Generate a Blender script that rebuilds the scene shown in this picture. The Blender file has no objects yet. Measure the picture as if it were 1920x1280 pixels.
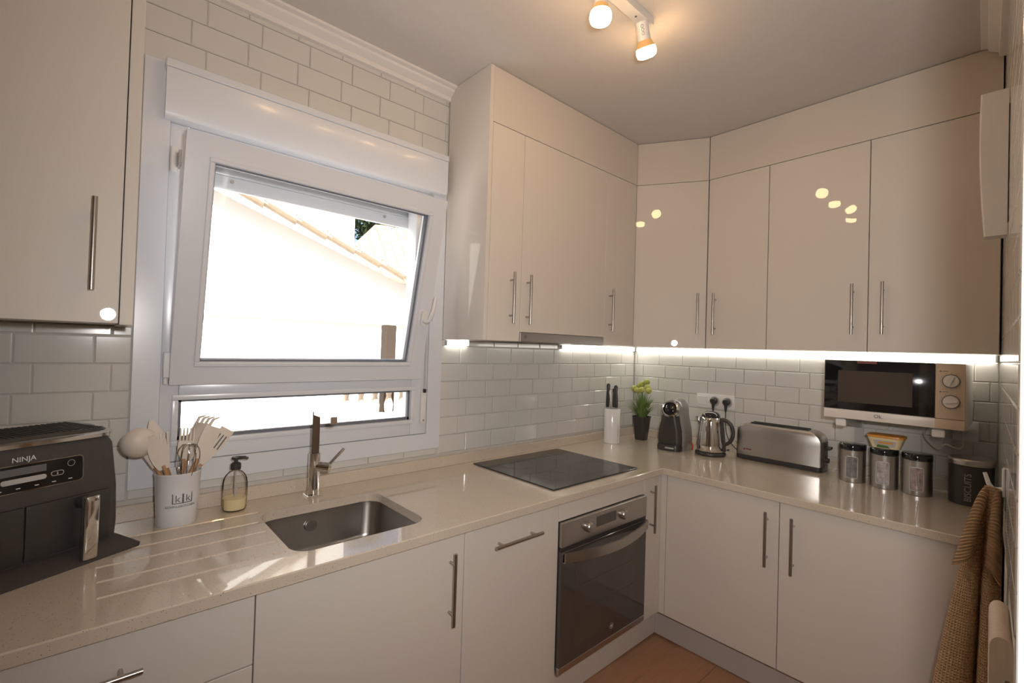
import bpy, bmesh, math, random
from mathutils import Vector, Matrix, geometry
random.seed(7)
PI = math.pi
scene = bpy.context.scene
COL = scene.collection

# ------------------------------------------------------------------ camera
def make_camera():
    cd = bpy.data.cameras.new('camera'); cam = bpy.data.objects.new('camera', cd); COL.objects.link(cam)
    cd.sensor_fit = 'HORIZONTAL'; cd.sensor_width = 36; cd.lens = 16.534; cd.clip_start = 0.02
    yaw, pitch, roll = 0.838, 0.0143, 0.0302
    fw = Vector((math.cos(yaw)*math.cos(pitch), math.sin(yaw)*math.cos(pitch), math.sin(pitch)))
    r = Vector((math.sin(yaw), -math.cos(yaw), 0)); u = r.cross(fw)
    r2 = math.cos(roll)*r + math.sin(roll)*u; u2 = -math.sin(roll)*r + math.cos(roll)*u
    m = Matrix((r2, u2, -fw)).transposed().to_4x4(); m.translation = (-2.9008, -1.9109, 1.4762)
    cam.matrix_world = m
    scene.camera = cam
make_camera()

# ------------------------------------------------------------------ sky, sun, large lights, exposure
scene.view_settings.view_transform = 'Standard'
scene.view_settings.look = 'None'
scene.view_settings.gamma = 1
scene.view_settings.use_curve_mapping = False
scene.view_settings.exposure = 0.0
world = bpy.data.worlds.new('sky'); scene.world = world; world.use_nodes = True
wn = world.node_tree
sky = wn.nodes.new('ShaderNodeTexSky'); sky.sky_type = 'NISHITA'; sky.sun_disc = False
sky.sun_elevation = math.radians(48); sky.sun_rotation = math.radians(200); sky.air_density = 1.0; sky.dust_density = 2.5
wn.nodes['Background'].inputs[1].default_value = 0.28
wn.links.new(sky.outputs[0], wn.nodes['Background'].inputs[0])
sd = bpy.data.lights.new('sun', 'SUN'); sd.energy = 17; sd.angle = 0.01; sd.color = (1, .96, .9)
so = bpy.data.objects.new('sun', sd); COL.objects.link(so)
so.rotation_euler = Vector((0.25, 0.75, -0.8)).to_track_quat('-Z', 'Y').to_euler()
# flash unit held just right of and above the lens
fd = bpy.data.lights.new('flash', 'SPOT'); fd.energy = 74; fd.spot_size = math.radians(150); fd.spot_blend = 1.0
fd.shadow_soft_size = 0.03; fd.color = (1, .97, .95)
fo = bpy.data.objects.new('flash', fd); COL.objects.link(fo); fo.location = (-2.83, -1.985, 1.59)
fo.rotation_euler = Vector((.74, .67, .05)).to_track_quat('-Z', 'Y').to_euler()

# ------------------------------------------------------------------ helpers
MW = {}
def props(o, label=None, cat=None, group=None, kind=None):
    if label: o['label'] = label
    if cat: o['category'] = cat
    if group: o['group'] = group
    if kind: o['kind'] = kind
    return o
def thing(name, label, cat, loc=(0, 0, 0), rotz=0, group=None, mat4=None):
    o = bpy.data.objects.new(name, None); COL.objects.link(o); o.empty_display_size = .05
    m = mat4 if mat4 is not None else Matrix.Translation(loc) @ Matrix.Rotation(rotz, 4, 'Z')
    o.matrix_basis = m; MW[o] = m.copy()
    return props(o, label, cat, group)
def obj(name, bm, mat, parent=None, smooth=False, local=False, kind=None, label=None):
    if parent is not None and not local:
        bm.transform(MW[parent].inverted())
    bmesh.ops.recalc_face_normals(bm, faces=bm.faces)
    me = bpy.data.meshes.new(name); bm.to_mesh(me); bm.free()
    me.materials.append(mat)
    if smooth:
        me.shade_smooth()
        if smooth != 'all':
            try: me.set_sharp_from_angle(angle=math.radians(40))
            except Exception: pass
    o = bpy.data.objects.new(name, me); COL.objects.link(o)
    if parent is not None:
        o.parent = parent; MW[o] = MW[parent].copy()
    else:
        MW[o] = Matrix()
    return props(o, label=label, kind=kind)
def inst(name, me, parent, loc, rot=None):
    o = bpy.data.objects.new(name, me); COL.objects.link(o); o.parent = parent
    o.matrix_basis = Matrix.Translation(loc) @ (rot or Matrix())
    MW[o] = MW[parent] @ o.matrix_basis
    return o
def struct(o): o['kind'] = 'structure'; return o
def B(): return bmesh.new()
def box(bm, a, b, bev=0, seg=1):
    lo = [min(a[i], b[i]) for i in range(3)]; hi = [max(a[i], b[i]) for i in range(3)]
    vs = bmesh.ops.create_cube(bm, size=1)['verts']
    for v in vs:
        v.co = Vector([(lo[i]+hi[i])/2 + v.co[i]*(hi[i]-lo[i]) for i in range(3)])
    if bev:
        es = list({e for v in vs for e in v.link_edges})
        r = bmesh.ops.bevel(bm, geom=es, offset=bev, segments=seg, affect='EDGES', profile=.5, clamp_overlap=True)
        vs = r['verts']
    return vs
def ring_strip(bm, rings, close=True, cap=True):
    vr = [[bm.verts.new(p) for p in r] for r in rings]
    n = len(vr[0])
    for a, b in zip(vr, vr[1:]):
        for i in range(n if close else n-1):
            j = (i+1) % n
            try: bm.faces.new((a[i], a[j], b[j], b[i]))
            except ValueError: pass
    if cap and close:
        for r in (vr[0], vr[-1]):
            try: bm.faces.new(r)
            except ValueError: pass
    return vr
def lathe(bm, prof, c=(0, 0, 0), n=32, sx=1, sy=1, cap=True):
    rings = [[(c[0]+r*sx*math.cos(2*PI*k/n), c[1]+r*sy*math.sin(2*PI*k/n), c[2]+z) for k in range(n)] for r, z in prof]
    return ring_strip(bm, rings, True, cap)
def frame_of(d, up=None):
    d = Vector(d).normalized()
    up = Vector(up) if up is not None else (Vector((0, 0, 1)) if abs(d.z) < .95 else Vector((1, 0, 0)))
    a = d.cross(up).normalized(); b = a.cross(d).normalized()
    return a, b
def tube(bm, pts, r, n=10, cap=True):
    pts = [Vector(p) for p in pts]; rings = []
    rr = r if isinstance(r, (list, tuple)) else [r]*len(pts)
    a0 = None
    for i, p in enumerate(pts):
        d = (pts[min(i+1, len(pts)-1)] - pts[max(i-1, 0)]).normalized()
        if a0 is None: a, b = frame_of(d)
        else:
            a = (a0 - d*a0.dot(d)).normalized(); b = a.cross(d).normalized() * -1
            b = d.cross(a).normalized()
        if a0 is None: b = d.cross(a).normalized()
        a0 = a
        rings.append([p + (a*math.cos(2*PI*k/n) + b*math.sin(2*PI*k/n))*rr[i] for k in range(n)])
    return ring_strip(bm, rings, True, cap)
def cyl(bm, p0, p1, r0, r1=None, n=20):
    return tube(bm, [p0, p1], [r0, r0 if r1 is None else r1], n)
def prism(bm, poly, z0, z1):
    return ring_strip(bm, [[(x, y, z0) for x, y in poly], [(x, y, z1) for x, y in poly]])
def rrect(x0, x1, y0, y1, r, n=6):
    pts = []
    for cx, cy, a in ((x1-r, y1-r, 0), (x0+r, y1-r, 90), (x0+r, y0+r, 180), (x1-r, y0+r, 270)):
        for k in range(n+1):
            t = math.radians(a + 90*k/n); pts.append((cx+r*math.cos(t), cy+r*math.sin(t)))
    return pts
def bez(p0, p1, p2, p3, n=12):
    p0, p1, p2, p3 = map(Vector, (p0, p1, p2, p3)); out = []
    for i in range(n+1):
        t = i/n; s = 1-t
        out.append(p0*s**3 + p1*3*s*s*t + p2*3*s*t*t + p3*t**3)
    return out
def text_bm(body, size, depth=.0008, align='CENTER'):
    cu = bpy.data.curves.new('t', 'FONT'); cu.body = body; cu.size = size; cu.extrude = depth; cu.align_x = align; cu.resolution_u = 3
    o = bpy.data.objects.new('t', cu); COL.objects.link(o)
    dg = bpy.context.evaluated_depsgraph_get(); dg.update()
    me = bpy.data.meshes.new_from_object(o.evaluated_get(dg))
    bm = B(); bm.from_mesh(me)
    bpy.data.objects.remove(o); bpy.data.curves.remove(cu); bpy.data.meshes.remove(me)
    return bm
def basis(origin, xdir, ydir):
    x = Vector(xdir).normalized(); y = Vector(ydir).normalized(); z = x.cross(y)
    m = Matrix((x, y, z)).transposed().to_4x4(); m.translation = origin
    return m

# ------------------------------------------------------------------ materials
def mat(name, rgb, rough=.5, metal=0, coat=0, spec=.5, var=0, vscale=20, bump=0, bscale=200, emit=None, estr=0, ior=1.5, trans=0, coat_rough=.03, stretch=None, vrgb=None):
    m = bpy.data.materials.new(name); m.use_nodes = True
    nt = m.node_tree; p = nt.nodes['Principled BSDF']
    I = p.inputs
    I['Base Color'].default_value = (*rgb, 1); I['Roughness'].default_value = rough; I['Metallic'].default_value = metal
    I['Coat Weight'].default_value = coat; I['Coat Roughness'].default_value = coat_rough; I['IOR'].default_value = ior
    I['Specular IOR Level'].default_value = spec; I['Transmission Weight'].default_value = trans
    if emit: I['Emission Color'].default_value = (*emit, 1); I['Emission Strength'].default_value = estr
    tc = nt.nodes.new('ShaderNodeTexCoord'); mp = nt.nodes.new('ShaderNodeMapping')
    nt.links.new(tc.outputs['Object'], mp.inputs[0])
    if stretch: mp.inputs['Scale'].default_value = stretch
    ns = nt.nodes.new('ShaderNodeTexNoise'); ns.inputs['Scale'].default_value = vscale; ns.inputs['Detail'].default_value = 4
    nt.links.new(mp.outputs[0], ns.inputs['Vector'])
    mx = nt.nodes.new('ShaderNodeMix'); mx.data_type = 'RGBA'
    v2 = vrgb or tuple(c*(1-var) for c in rgb)
    mx.inputs[6].default_value = (*rgb, 1); mx.inputs[7].default_value = (*v2, 1)
    nt.links.new(ns.outputs['Fac'], mx.inputs[0]); nt.links.new(mx.outputs[2], I['Base Color'])
    if bump:
        nb = nt.nodes.new('ShaderNodeTexNoise'); nb.inputs['Scale'].default_value = bscale; nb.inputs['Detail'].default_value = 3
        nt.links.new(mp.outputs[0], nb.inputs['Vector'])
        bn = nt.nodes.new('ShaderNodeBump'); bn.inputs['Strength'].default_value = bump; bn.inputs['Distance'].default_value = .002
        nt.links.new(nb.outputs['Fac'], bn.inputs['Height']); nt.links.new(bn.outputs[0], I['Normal'])
    return m
def pane_mat(name, tint=(1, 1, 1), f0=1.45, rough=0.0):
    m = bpy.data.materials.new(name); m.use_nodes = True; nt = m.node_tree
    nt.nodes.remove(nt.nodes['Principled BSDF'])
    tr = nt.nodes.new('ShaderNodeBsdfTransparent'); tr.inputs[0].default_value = (*tint, 1)
    gl = nt.nodes.new('ShaderNodeBsdfGlossy'); gl.inputs['Roughness'].default_value = rough
    fr = nt.nodes.new('ShaderNodeFresnel'); fr.inputs[0].default_value = f0
    mx = nt.nodes.new('ShaderNodeMixShader')
    nt.links.new(fr.outputs[0], mx.inputs[0]); nt.links.new(tr.outputs[0], mx.inputs[1]); nt.links.new(gl.outputs[0], mx.inputs[2])
    nt.links.new(mx.outputs[0], nt.nodes['Material Output'].inputs[0])
    return m
M = {}
M['cab'] = mat('cream_gloss', (.69, .635, .57), .45, coat=.5, spec=.2, var=.02, vscale=3, coat_rough=.012)
M['cabsat'] = mat('cream_satin', (.66, .60, .535), .42, coat=.3, spec=.3, var=.02, vscale=3, coat_rough=.12)
M['carc'] = mat('carcass_white', (.72, .66, .6), .5, var=.03)
M['plinth'] = mat('plinth_grey', (.52, .46, .42), .35, var=.04)
M['tile'] = mat('metro_tile', (.66, .64, .60), .12, coat=.4, var=.03, vscale=6, coat_rough=.03)
M['grout'] = mat('grout', (.66, .61, .54), .85, var=.12, vscale=60, bump=.2)
M['pvc'] = mat('window_pvc', (.70, .71, .745), .25, var=.015, vscale=5, coat=.1)
M['gasket'] = mat('gasket_grey', (.16, .17, .2), .5, var=.1)
M['ceil'] = mat('ceiling_paint', (.66, .62, .585), .9, var=.05, vscale=30, bump=.55, bscale=260)
M['wallp'] = mat('hall_paint', (.68, .6, .52), .8, var=.04, bump=.1)
M['cornice'] = mat('cornice_white', (.78, .74, .71), .5, var=.03)
M['steel'] = mat('brushed_steel', (.52, .49, .46), .32, 1, var=.12, vscale=60, stretch=(1, 1, 14))
M['hoodsteel'] = mat('hood_steel', (.36, .33, .31), .45, 1, var=.1, vscale=60, stretch=(14, 1, 1))
M['steelh'] = mat('handle_steel', (.50, .46, .42), .3, 1, var=.1, vscale=80)
M['sinksteel'] = mat('sink_steel', (.42, .39, .36), .28, 1, var=.15, vscale=50, stretch=(6, 6, 1))
M['chrome'] = mat('chrome', (.75, .73, .71), .06, 1, var=.03)
M['darkchrome'] = mat('smoked_chrome', (.34, .31, .29), .12, 1, var=.05)
M['black'] = mat('black_plastic', (.045, .04, .038), .35, var=.2, vscale=40)
M['blackgl'] = mat('black_gloss', (.012, .012, .013), .08, coat=.5, var=.1)
M['blackmat'] = mat('black_matt', (.066, .056, .052), .6, var=.2, vscale=80, bump=.2, bscale=400)
M['glassblk'] = mat('ceramic_glass', (.035, .032, .03), .1, coat=.1, spec=.35, var=.1)
M['ovenglass'] = mat('oven_glass', (.075, .062, .054), .06, coat=.3, var=.15, vscale=5)
M['ovenwin'] = mat('oven_window', (.09, .072, .06), .1, coat=.3, var=.3, vscale=6)
M['shelfline'] = mat('shelf_line', (.085, .072, .062), .4, var=.1)
M['rooflit'] = mat('far_clay_roof', (.42, .31, .22), .9, var=.5, vscale=6)
M['white'] = mat('white_plastic', (.76, .74, .72), .3, var=.02, coat=.1)
M['ceram'] = mat('white_ceramic', (.8, .79, .78), .12, coat=.4, var=.02)
M['enamel'] = mat('crock_enamel', (.74, .73, .74), .18, coat=.4, var=.02)
M['sil'] = mat('beige_silicone', (.72, .64, .55), .45, var=.04)
M['wood'] = mat('utensil_wood', (.55, .3, .14), .45, var=.35, vscale=30, stretch=(1, 1, .15))
M['palewood'] = mat('pale_wood', (.66, .53, .41), .5, var=.25, vscale=18, stretch=(6, 6, .5))
M['floorw'] = mat('floor_plank', (.50, .26, .14), .35, var=.3, vscale=9, stretch=(.6, 8, 8), coat=.1)
M['doorw'] = mat('reflection_door_brown', (.2, .11, .06), .4, var=.3, vscale=10, stretch=(8, 8, .6))
M['grey'] = mat('grey_print', (.14, .14, .145), .5, var=.05)
M['midgrey'] = mat('mid_grey_print', (.32, .31, .3), .5, var=.05)
M['lightgrey'] = mat('light_grey_plastic', (.5, .49, .48), .35, var=.04)
M['silver'] = mat('silver_plastic', (.36, .35, .35), .28, .6, var=.04, coat=.2)
M['leaf'] = mat('grass_leaf', (.2, .3, .07), .5, var=.5, vscale=30)
M['flower'] = mat('lime_flower', (.5, .52, .12), .7, var=.35, vscale=90, bump=.6, bscale=250)
M['mwpanel'] = mat('microwave_panel', (.62, .5, .38), .4, var=.03)
M['mwwhite'] = mat('microwave_white', (.76, .7, .64), .35, var=.02)
M['orange'] = mat('orange_lid', (.8, .33, .04), .35, var=.1)
M['tubcream'] = mat('tub_cream', (.82, .68, .42), .4, var=.05)
M['green'] = mat('print_green', (.12, .22, .05), .5, var=.3)
M['soap'] = mat('cream_soap', (.85, .72, .42), .35, var=.05)
M['red'] = mat('red_plastic', (.5, .06, .03), .4, var=.1)
M['redprint'] = mat('dark_red_print', (.2, .05, .04), .5, var=.1)
M['house'] = mat('render_white', (.85, .82, .78), .9, var=.04, bump=.2, bscale=40)
M['rooft'] = mat('roof_clay', (.78, .64, .5), .9, var=.4, vscale=15)
M['brownwood'] = mat('weathered_post', (.055, .035, .022), .8, var=.4, vscale=20, stretch=(4, 4, .5))
M['tree'] = mat('tree_leaf', (.05, .09, .02), .8, var=.5)
M['bark'] = mat('bark', (.1, .07, .05), .9, var=.4)
M['cable'] = mat('white_cable', (.62, .58, .52), .4, var=.03)
M['led'] = mat('led_diffuser', (.9, .9, .9), .4, emit=(1, .98, .88), estr=9)
M['bulb'] = mat('bulb_lit', (.9, .8, .6), .4, emit=(1, .62, .3), estr=50)
M['bulbneck'] = mat('bulb_neck', (.5, .3, .12), .4, emit=(1, .5, .16), estr=.3)
M['glass'] = pane_mat('window_glass', (.97, .98, .98))
M['clear'] = pane_mat('clear_plastic', (.965, .95, .93), 1.1, .03)
M['contents'] = mat('canister_contents', (.42, .4, .39), .25, vrgb=(-.2, -.2, -.2), vscale=38, coat=.5)
M['contents2'] = mat('canister_sachets', (.75, .7, .7), .25, vrgb=(-.35, -.35, -.35), vscale=50, coat=.5)
M['contents3'] = mat('canister_teabags', (.7, .55, .5), .25, vrgb=(-.12, -.1, -.3), vscale=42, coat=.5)
def quartz():
    m = mat('beige_quartz', (.64, .55, .45), .2, coat=.8, var=.1, vscale=8, coat_rough=.02)
    nt = m.node_tree; p = nt.nodes['Principled BSDF']
    tc = nt.nodes.new('ShaderNodeTexCoord')
    def speck(scale, th, col, prev):
        v = nt.nodes.new('ShaderNodeTexVoronoi'); v.inputs['Scale'].default_value = scale
        nt.links.new(tc.outputs['Object'], v.inputs['Vector'])
        sep = nt.nodes.new('ShaderNodeSeparateColor'); nt.links.new(v.outputs['Color'], sep.inputs[0])
        g1 = nt.nodes.new('ShaderNodeMath'); g1.operation = 'GREATER_THAN'; g1.inputs[1].default_value = th[0]; nt.links.new(sep.outputs[0], g1.inputs[0])
        l1 = nt.nodes.new('ShaderNodeMath'); l1.operation = 'LESS_THAN'; l1.inputs[1].default_value = th[1]; nt.links.new(v.outputs['Distance'], l1.inputs[0])
        mu = nt.nodes.new('ShaderNodeMath'); mu.operation = 'MULTIPLY'; nt.links.new(g1.outputs[0], mu.inputs[0]); nt.links.new(l1.outputs[0], mu.inputs[1])
        mx = nt.nodes.new('ShaderNodeMix'); mx.data_type = 'RGBA'; nt.links.new(mu.outputs[0], mx.inputs[0])
        nt.links.new(prev, mx.inputs[6]); mx.inputs[7].default_value = (*col, 1)
        return mx.outputs[2]
    prev = p.inputs['Base Color'].links[0].from_socket
    o = speck(420, (.8, .42), (.56, .46, .36), prev)
    o = speck(330, (.93, .34), (.33, .25, .18), o)
    o = speck(210, (.965, .22), (.14, .1, .07), o)
    nt.links.new(o, p.inputs['Base Color'])
    return m
M['quartz'] = quartz()
def towel_mat():
    m = mat('waffle_cotton', (.78, .5, .27), .95, var=.25, vscale=12)
    nt = m.node_tree; p = nt.nodes['Principled BSDF']
    uv = nt.nodes.new('ShaderNodeUVMap')
    sep = nt.nodes.new('ShaderNodeSeparateXYZ'); nt.links.new(uv.outputs[0], sep.inputs[0])
    outs = []
    for k in (0, 1):
        mu = nt.nodes.new('ShaderNodeMath'); mu.operation = 'MULTIPLY'; mu.inputs[1].default_value = 800
        nt.links.new(sep.outputs[k], mu.inputs[0])
        s = nt.nodes.new('ShaderNodeMath'); s.operation = 'SINE'; nt.links.new(mu.outputs[0], s.inputs[0])
        outs.append(s.outputs[0])
    mxm = nt.nodes.new('ShaderNodeMath'); mxm.operation = 'MAXIMUM'; nt.links.new(outs[0], mxm.inputs[0]); nt.links.new(outs[1], mxm.inputs[1])
    bn = nt.nodes.new('ShaderNodeBump'); bn.inputs['Strength'].default_value = 1; bn.inputs['Distance'].default_value = .004
    nt.links.new(mxm.outputs[0], bn.inputs['Height']); nt.links.new(bn.outputs[0], p.inputs['Normal'])
    return m
M['towel'] = towel_mat()

# ------------------------------------------------------------------ setting
H = 2.711            # ceiling
CT = .898            # worktop top
YC = lambda x: -1.812 + .05*x      # face of the right wall
def setting():
    bm = B(); box(bm, (-4.2, -3.5, -.1), (.15, .2, -.006)); fl = struct(obj('floor', bm, M['floorw']))
    # planks
    bm = B(); box(bm, (-.598, -.094, -.006), (.598, .094, 0), .0012); pm = obj('plank', bm, M['floorw'], fl, local=True)
    me = pm.data; bpy.data.objects.remove(pm)
    for r in range(15):
        y = -.63 - .19*r
        for k in range(4):
            x = -.62 - 1.2*k + (.45, 0, .8, .25)[r % 4] - .2
            if x+.6 > .1 or x-.6 < -4.1: 
                if x > -.55 or x < -3.5: continue
            inst('plank', me, fl, (x, y, 0))
    bm = B(); box(bm, (-4.2, -3.5, H), (.15, .2, H+.1)); struct(obj('ceiling', bm, M['ceil']))
    # window wall
    bm = B()
    box(bm, (-4.2, .006, 0), (-2.76, .2, H)); box(bm, (-1.68, .006, 0), (.15, .2, H))
    box(bm, (-2.76, .006, 0), (-1.68, .2, 1.03)); box(bm, (-2.76, .006, 2.36), (-1.68, .2, H))
    wl = struct(obj('wall_left', bm, M['grout']))
    bm = B(); box(bm, (.006, -2.1, 0), (.15, .006, H)); wb = struct(obj('wall_back', bm, M['grout']))
    bm = B(); prism(bm, [(.006, YC(.006)-.006), (-2.25, YC(-2.25)-.006), (-2.25, YC(-2.25)-.12), (.006, YC(0)-.12)], 0, H)
    wr = struct(obj('wall_right', bm, M['grout']))
    bm = B(); box(bm, (-4.3, -3.5, 0), (-4.2, .2, H)); struct(obj('wall_front', bm, M['wallp']))
    bm = B(); box(bm, (-4.2, -3.6, 0), (-2.1, -3.5, H)); struct(obj('wall_hall', bm, M['wallp']))
    bm = B(); box(bm, (-2.25, -3.5, 0), (-2.15, YC(-2.25)-.1, H)); struct(obj('wall_side', bm, M['wallp']))
    # tiles: pitch .171 x .0865, joints 3 mm
    PX, PZ, J = .171, .0865, .0020
    cache = {}
    def tile_mesh(w, h):
        key = (round(w, 3), round(h, 3))
        if key not in cache:
            bm = B(); w2, h2 = w/2-J/2, h/2-J/2; b = min(.0035, w2*.5, h2*.5)
            rings = [[(-w2, 0, -h2), (w2, 0, -h2), (w2, 0, h2), (-w2, 0, h2)],
                     [(-w2, -.0045, -h2), (w2, -.0045, -h2), (w2, -.0045, h2), (-w2, -.0045, h2)],
                     [(-w2+b, -.007, -h2+b), (w2-b, -.007, -h2+b), (w2-b, -.007, h2-b), (-w2+b, -.007, h2-b)]]
            ring_strip(bm, rings)
            bmesh.ops.recalc_face_normals(bm, faces=bm.faces)
            me = bpy.data.meshes.new('tile'); bm.to_mesh(me); bm.free(); me.materials.append(M['tile'])
            cache[key] = me
        return cache[key]
    def field(parent, place, u0, u1, z0, z1, zref, ja, jb):
        k0 = math.floor((z0-zref)/PZ + 1e-6)
        z = zref + k0*PZ; row = k0
        while z < z1-.004:
            a, b = max(z, z0), min(z+PZ, z1)
            if b-a > .012:
                j = ja if row % 2 == 0 else jb
                u = j + math.floor((u0-j)/PX)*PX
                while u < u1-.004:
                    ua, ub = max(u, u0), min(u+PX, u1)
                    if ub-ua > .012:
                        place(tile_mesh(ub-ua, b-a), (ua+ub)/2, (a+b)/2, parent)
                    u += PX
            z += PZ; row += 1
    def pA(me, u, z, par): inst('tile', me, par, (u, .006, z))
    RB = Matrix.Rotation(-PI/2, 4, 'Z')
    def pB(me, u, z, par): inst('tile', me, par, (.006, -u, z), RB)
    ang = math.atan(.05); RC = Matrix.Rotation(PI+ang, 4, 'Z')
    def pC(me, u, z, par): inst('tile', me, par, (-u*math.cos(ang), YC(0)-.006-u*math.sin(ang), z), RC)
    field(wl, pA, -1.640, -.003, CT+.05, 1.508, 1.391, -1.526, -1.478)
    field(wl, pA, -3.45, -2.797, CT+.05, 1.508, 1.391, -2.887, -2.847)
    field(wl, pA, -2.797, -1.640, CT+.05, .992, 1.391, -1.526, -1.478)
    field(wl, pA, -2.83, -1.63, 2.374, 2.66, 2.464, -2.505, -2.461)
    field(wl, pA, -2.83, -2.797, 1.508, 2.374, 1.391, -2.887, -2.847)
    field(wb, pB, .003, 1.81, CT+.05, 1.508, 1.391, .196, .074)
    field(wr, pC, .01, 1.6, CT+.05, 2.64, 1.391, .1, .18)
    # cornices
    def cornice(name, pts, path):
        bm = B(); rings = []
        for (x, y), nrm in path:
            rings.append([(x+nrm[0]*d, y+nrm[1]*d, z) for d, z in pts])
        ring_strip(bm, rings, True, True); struct(obj(name, bm, M['cornice']))
    prof = [(0, 2.652), (.018, 2.655), (.02, 2.672), (.048, 2.688), (.05, 2.698), (.068, 2.702), (.07, H), (0, H)]
    cornice('trim_1', prof, [((-2.83, 0), (0, -1)), ((-1.641, 0), (0, -1))])
    cornice('trim_2', prof, [((-.33, YC(-.33)), (0, 1)), ((-2.2, YC(-2.2)), (0, 1))])
    # door casing at the end of the right wall
    bm = B(); box(bm, (-2.275, YC(-2.25)-.14, 0), (-2.2, -1.9025, 2.2), .004, 2); struct(obj('trim_3', bm, M['cornice']))
    # unseen brown door behind the camera, added for its reflection in the cabinets
    bm = B(); box(bm, (-4.2, -2.0, 0), (-4.16, -1.2, 2.05), .004); d = struct(obj('reflection_door', bm, M['doorw']))
    bm = B(); cyl(bm, (-4.16, -1.27, 1.0), (-4.1, -1.27, 1.0), .01); cyl(bm, (-4.1, -1.28, 1.0), (-4.1, -1.4, 1.0), .009); obj('door_handle', bm, M['chrome'], d)
setting()

# ------------------------------------------------------------------ window
def window():
    w = bpy.data.objects.new('window_1', None); COL.objects.link(w); w.location = (-2.2, 0, .99); w['kind'] = 'structure'
    MW[w] = Matrix.Translation((-2.2, 0, .99))
    X0, X1, Z0, ZT = -2.796, -1.642, .993, 2.375
    P = M['pvc']
    # flat casing: two uprights and a sill piece, mitred
    cw = .072; y0, y1 = -.012, .004
    def quad(pts, name, a=y0, b=y1):
        bm = B(); ring_strip(bm, [[(x, a, z) for x, z in pts], [(x, b, z) for x, z in pts]]); return obj(name, bm, P, w)
    quad([(X0, Z0), (X0+cw, Z0+cw), (X0+cw, ZT), (X0, ZT)], 'casing')
    quad([(X1, Z0), (X1, ZT), (X1-cw, ZT), (X1-cw, Z0+cw)], 'casing')
    quad([(X0, Z0), (X1, Z0), (X1-cw, Z0+cw), (X0+cw, Z0+cw)], 'casing')
    # roller shutter box
    bm = B(); ring = []
    prof = [(.004, 2.186), (-.03, 2.186), (-.043, 2.190), (-.05, 2.202), (-.05, 2.345), (.004, 2.345)]
    ring_strip(bm, [[(x, y, z) for y, z in prof] for x in (-2.742, -1.664)]); sb = obj('shutter_box', bm, P, w, smooth=True)
    bm = B(); box(bm, (-2.745, -.053, 2.347), (-1.66, .004, 2.374), .003); obj('box_cap', bm, P, sb)
    # fixed frame
    fx0, fx1, fz0, fz1, fd = -2.7235, -1.7145, 1.066, 2.186, .075
    def bar(name, a, b, par=w, m=P, bev=.004): 
        bm = B(); box(bm, a, b, bev, 2); return obj(name, bm, m, par, smooth=True)
    bar('frame_stile', (fx0, -.004, fz0), (-2.672, fd, fz1)); bar('frame_stile', (-1.797, -.004, fz0), (fx1, fd, fz1))
    bar('frame_rail', (-2.672, -.004, fz0), (-1.797, fd, 1.135)); bar('frame_rail', (-2.672, -.004, 1.27), (-1.797, fd, 1.335))
    bar('frame_rail', (-2.672, -.004, 2.10), (-1.797, fd, fz1))
    # glazing bead of the low light + pane
    for nm, a, b in (('bead', (-2.690, -.010, 1.117), (-1.78, -.004, 1.135)), ('bead', (-2.690, -.010, 1.27), (-1.78, -.004, 1.288)),
                     ('bead', (-2.690, -.010, 1.135), (-2.672, -.004, 1.27)), ('bead', (-1.797, -.010, 1.135), (-1.78, -.004, 1.27))):
        bar(nm, a, b, bev=.002)
    bm = B(); box(bm, (-2.672, .024, 1.135), (-1.797, .03, 1.27)); pn = obj('pane', bm, M['glass'], w)
    bm = B()
    box(bm, (-2.672, .008, 1.135), (-1.797, .024, 1.147)); box(bm, (-2.672, .008, 1.262), (-1.797, .024, 1.27))
    box(bm, (-2.672, .008, 1.135), (-2.662, .024, 1.27)); box(bm, (-1.806, .008, 1.135), (-1.797, .024, 1.27)); obj('gasket', bm, M['gasket'], pn)
    # outside: aluminium sill, shutter guide rails, last shutter slat
    bar('outer_sill', (-2.75, .075, 1.04), (-1.69, .26, 1.07)); 
    bar('guide_rail', (-2.74, .1, 1.07), (-2.70, .15, 2.36)); bar('guide_rail', (-1.745, .1, 1.07), (-1.70, .15, 2.36))
    sl = bar('shutter_slat', (-2.70, .11, 2.035), (-1.745, .13, 2.085)); bar('shutter_slat', (-2.70, .112, 2.087), (-1.745, .128, 2.137)); bar('shutter_slat', (-2.70, .112, 2.139), (-1.745, .128, 2.19))
    for x in (-2.52, -1.9):
        bm = B(); cyl(bm, (x, .112, 2.068), (x, .105, 2.068), .007, n=14); obj('screw', bm, M['steel'], sl, smooth=True)
    # tilted sash (bottom-hung, leaning in)
    tilt = math.atan2(.18, .775)
    S = Matrix.Translation((0, -.02, 1.325)) @ Matrix.Rotation(tilt, 4, 'X')
    sx0, sx1, sh, sd, sw = -2.702, -1.768, .80, .06, .078
    def spart(name, bm, m, par, **k):
        bm.transform(S); return obj(name, bm, m, par, **k)
    bm = B(); ring_strip(bm, [[(x, y, z) for x, z in ((sx0, 0), (sx0+sw, sw), (sx0+sw, sh-sw), (sx0, sh))] for y in (-.012, sd-.012)])
    sash = spart('sash', bm, P, w)
    bm = B(); ring_strip(bm, [[(x, y, z) for x, z in ((sx1, 0), (sx1, sh), (sx1-sw, sh-sw), (sx1-sw, sw))] for y in (-.012, sd-.012)]); spart('sash_stile', bm, P, sash)
    bm = B(); ring_strip(bm, [[(x, y, z) for x, z in ((sx0, 0), (sx1, 0), (sx1-sw, sw), (sx0+sw, sw))] for y in (-.012, sd-.012)]); spart('sash_rail', bm, P, sash)
    bm = B(); ring_strip(bm, [[(x, y, z) for x, z in ((sx0, sh), (sx0+sw, sh-sw), (sx1-sw, sh-sw), (sx1, sh))] for y in (-.012, sd-.012)]); spart('sash_rail', bm, P, sash)
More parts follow.
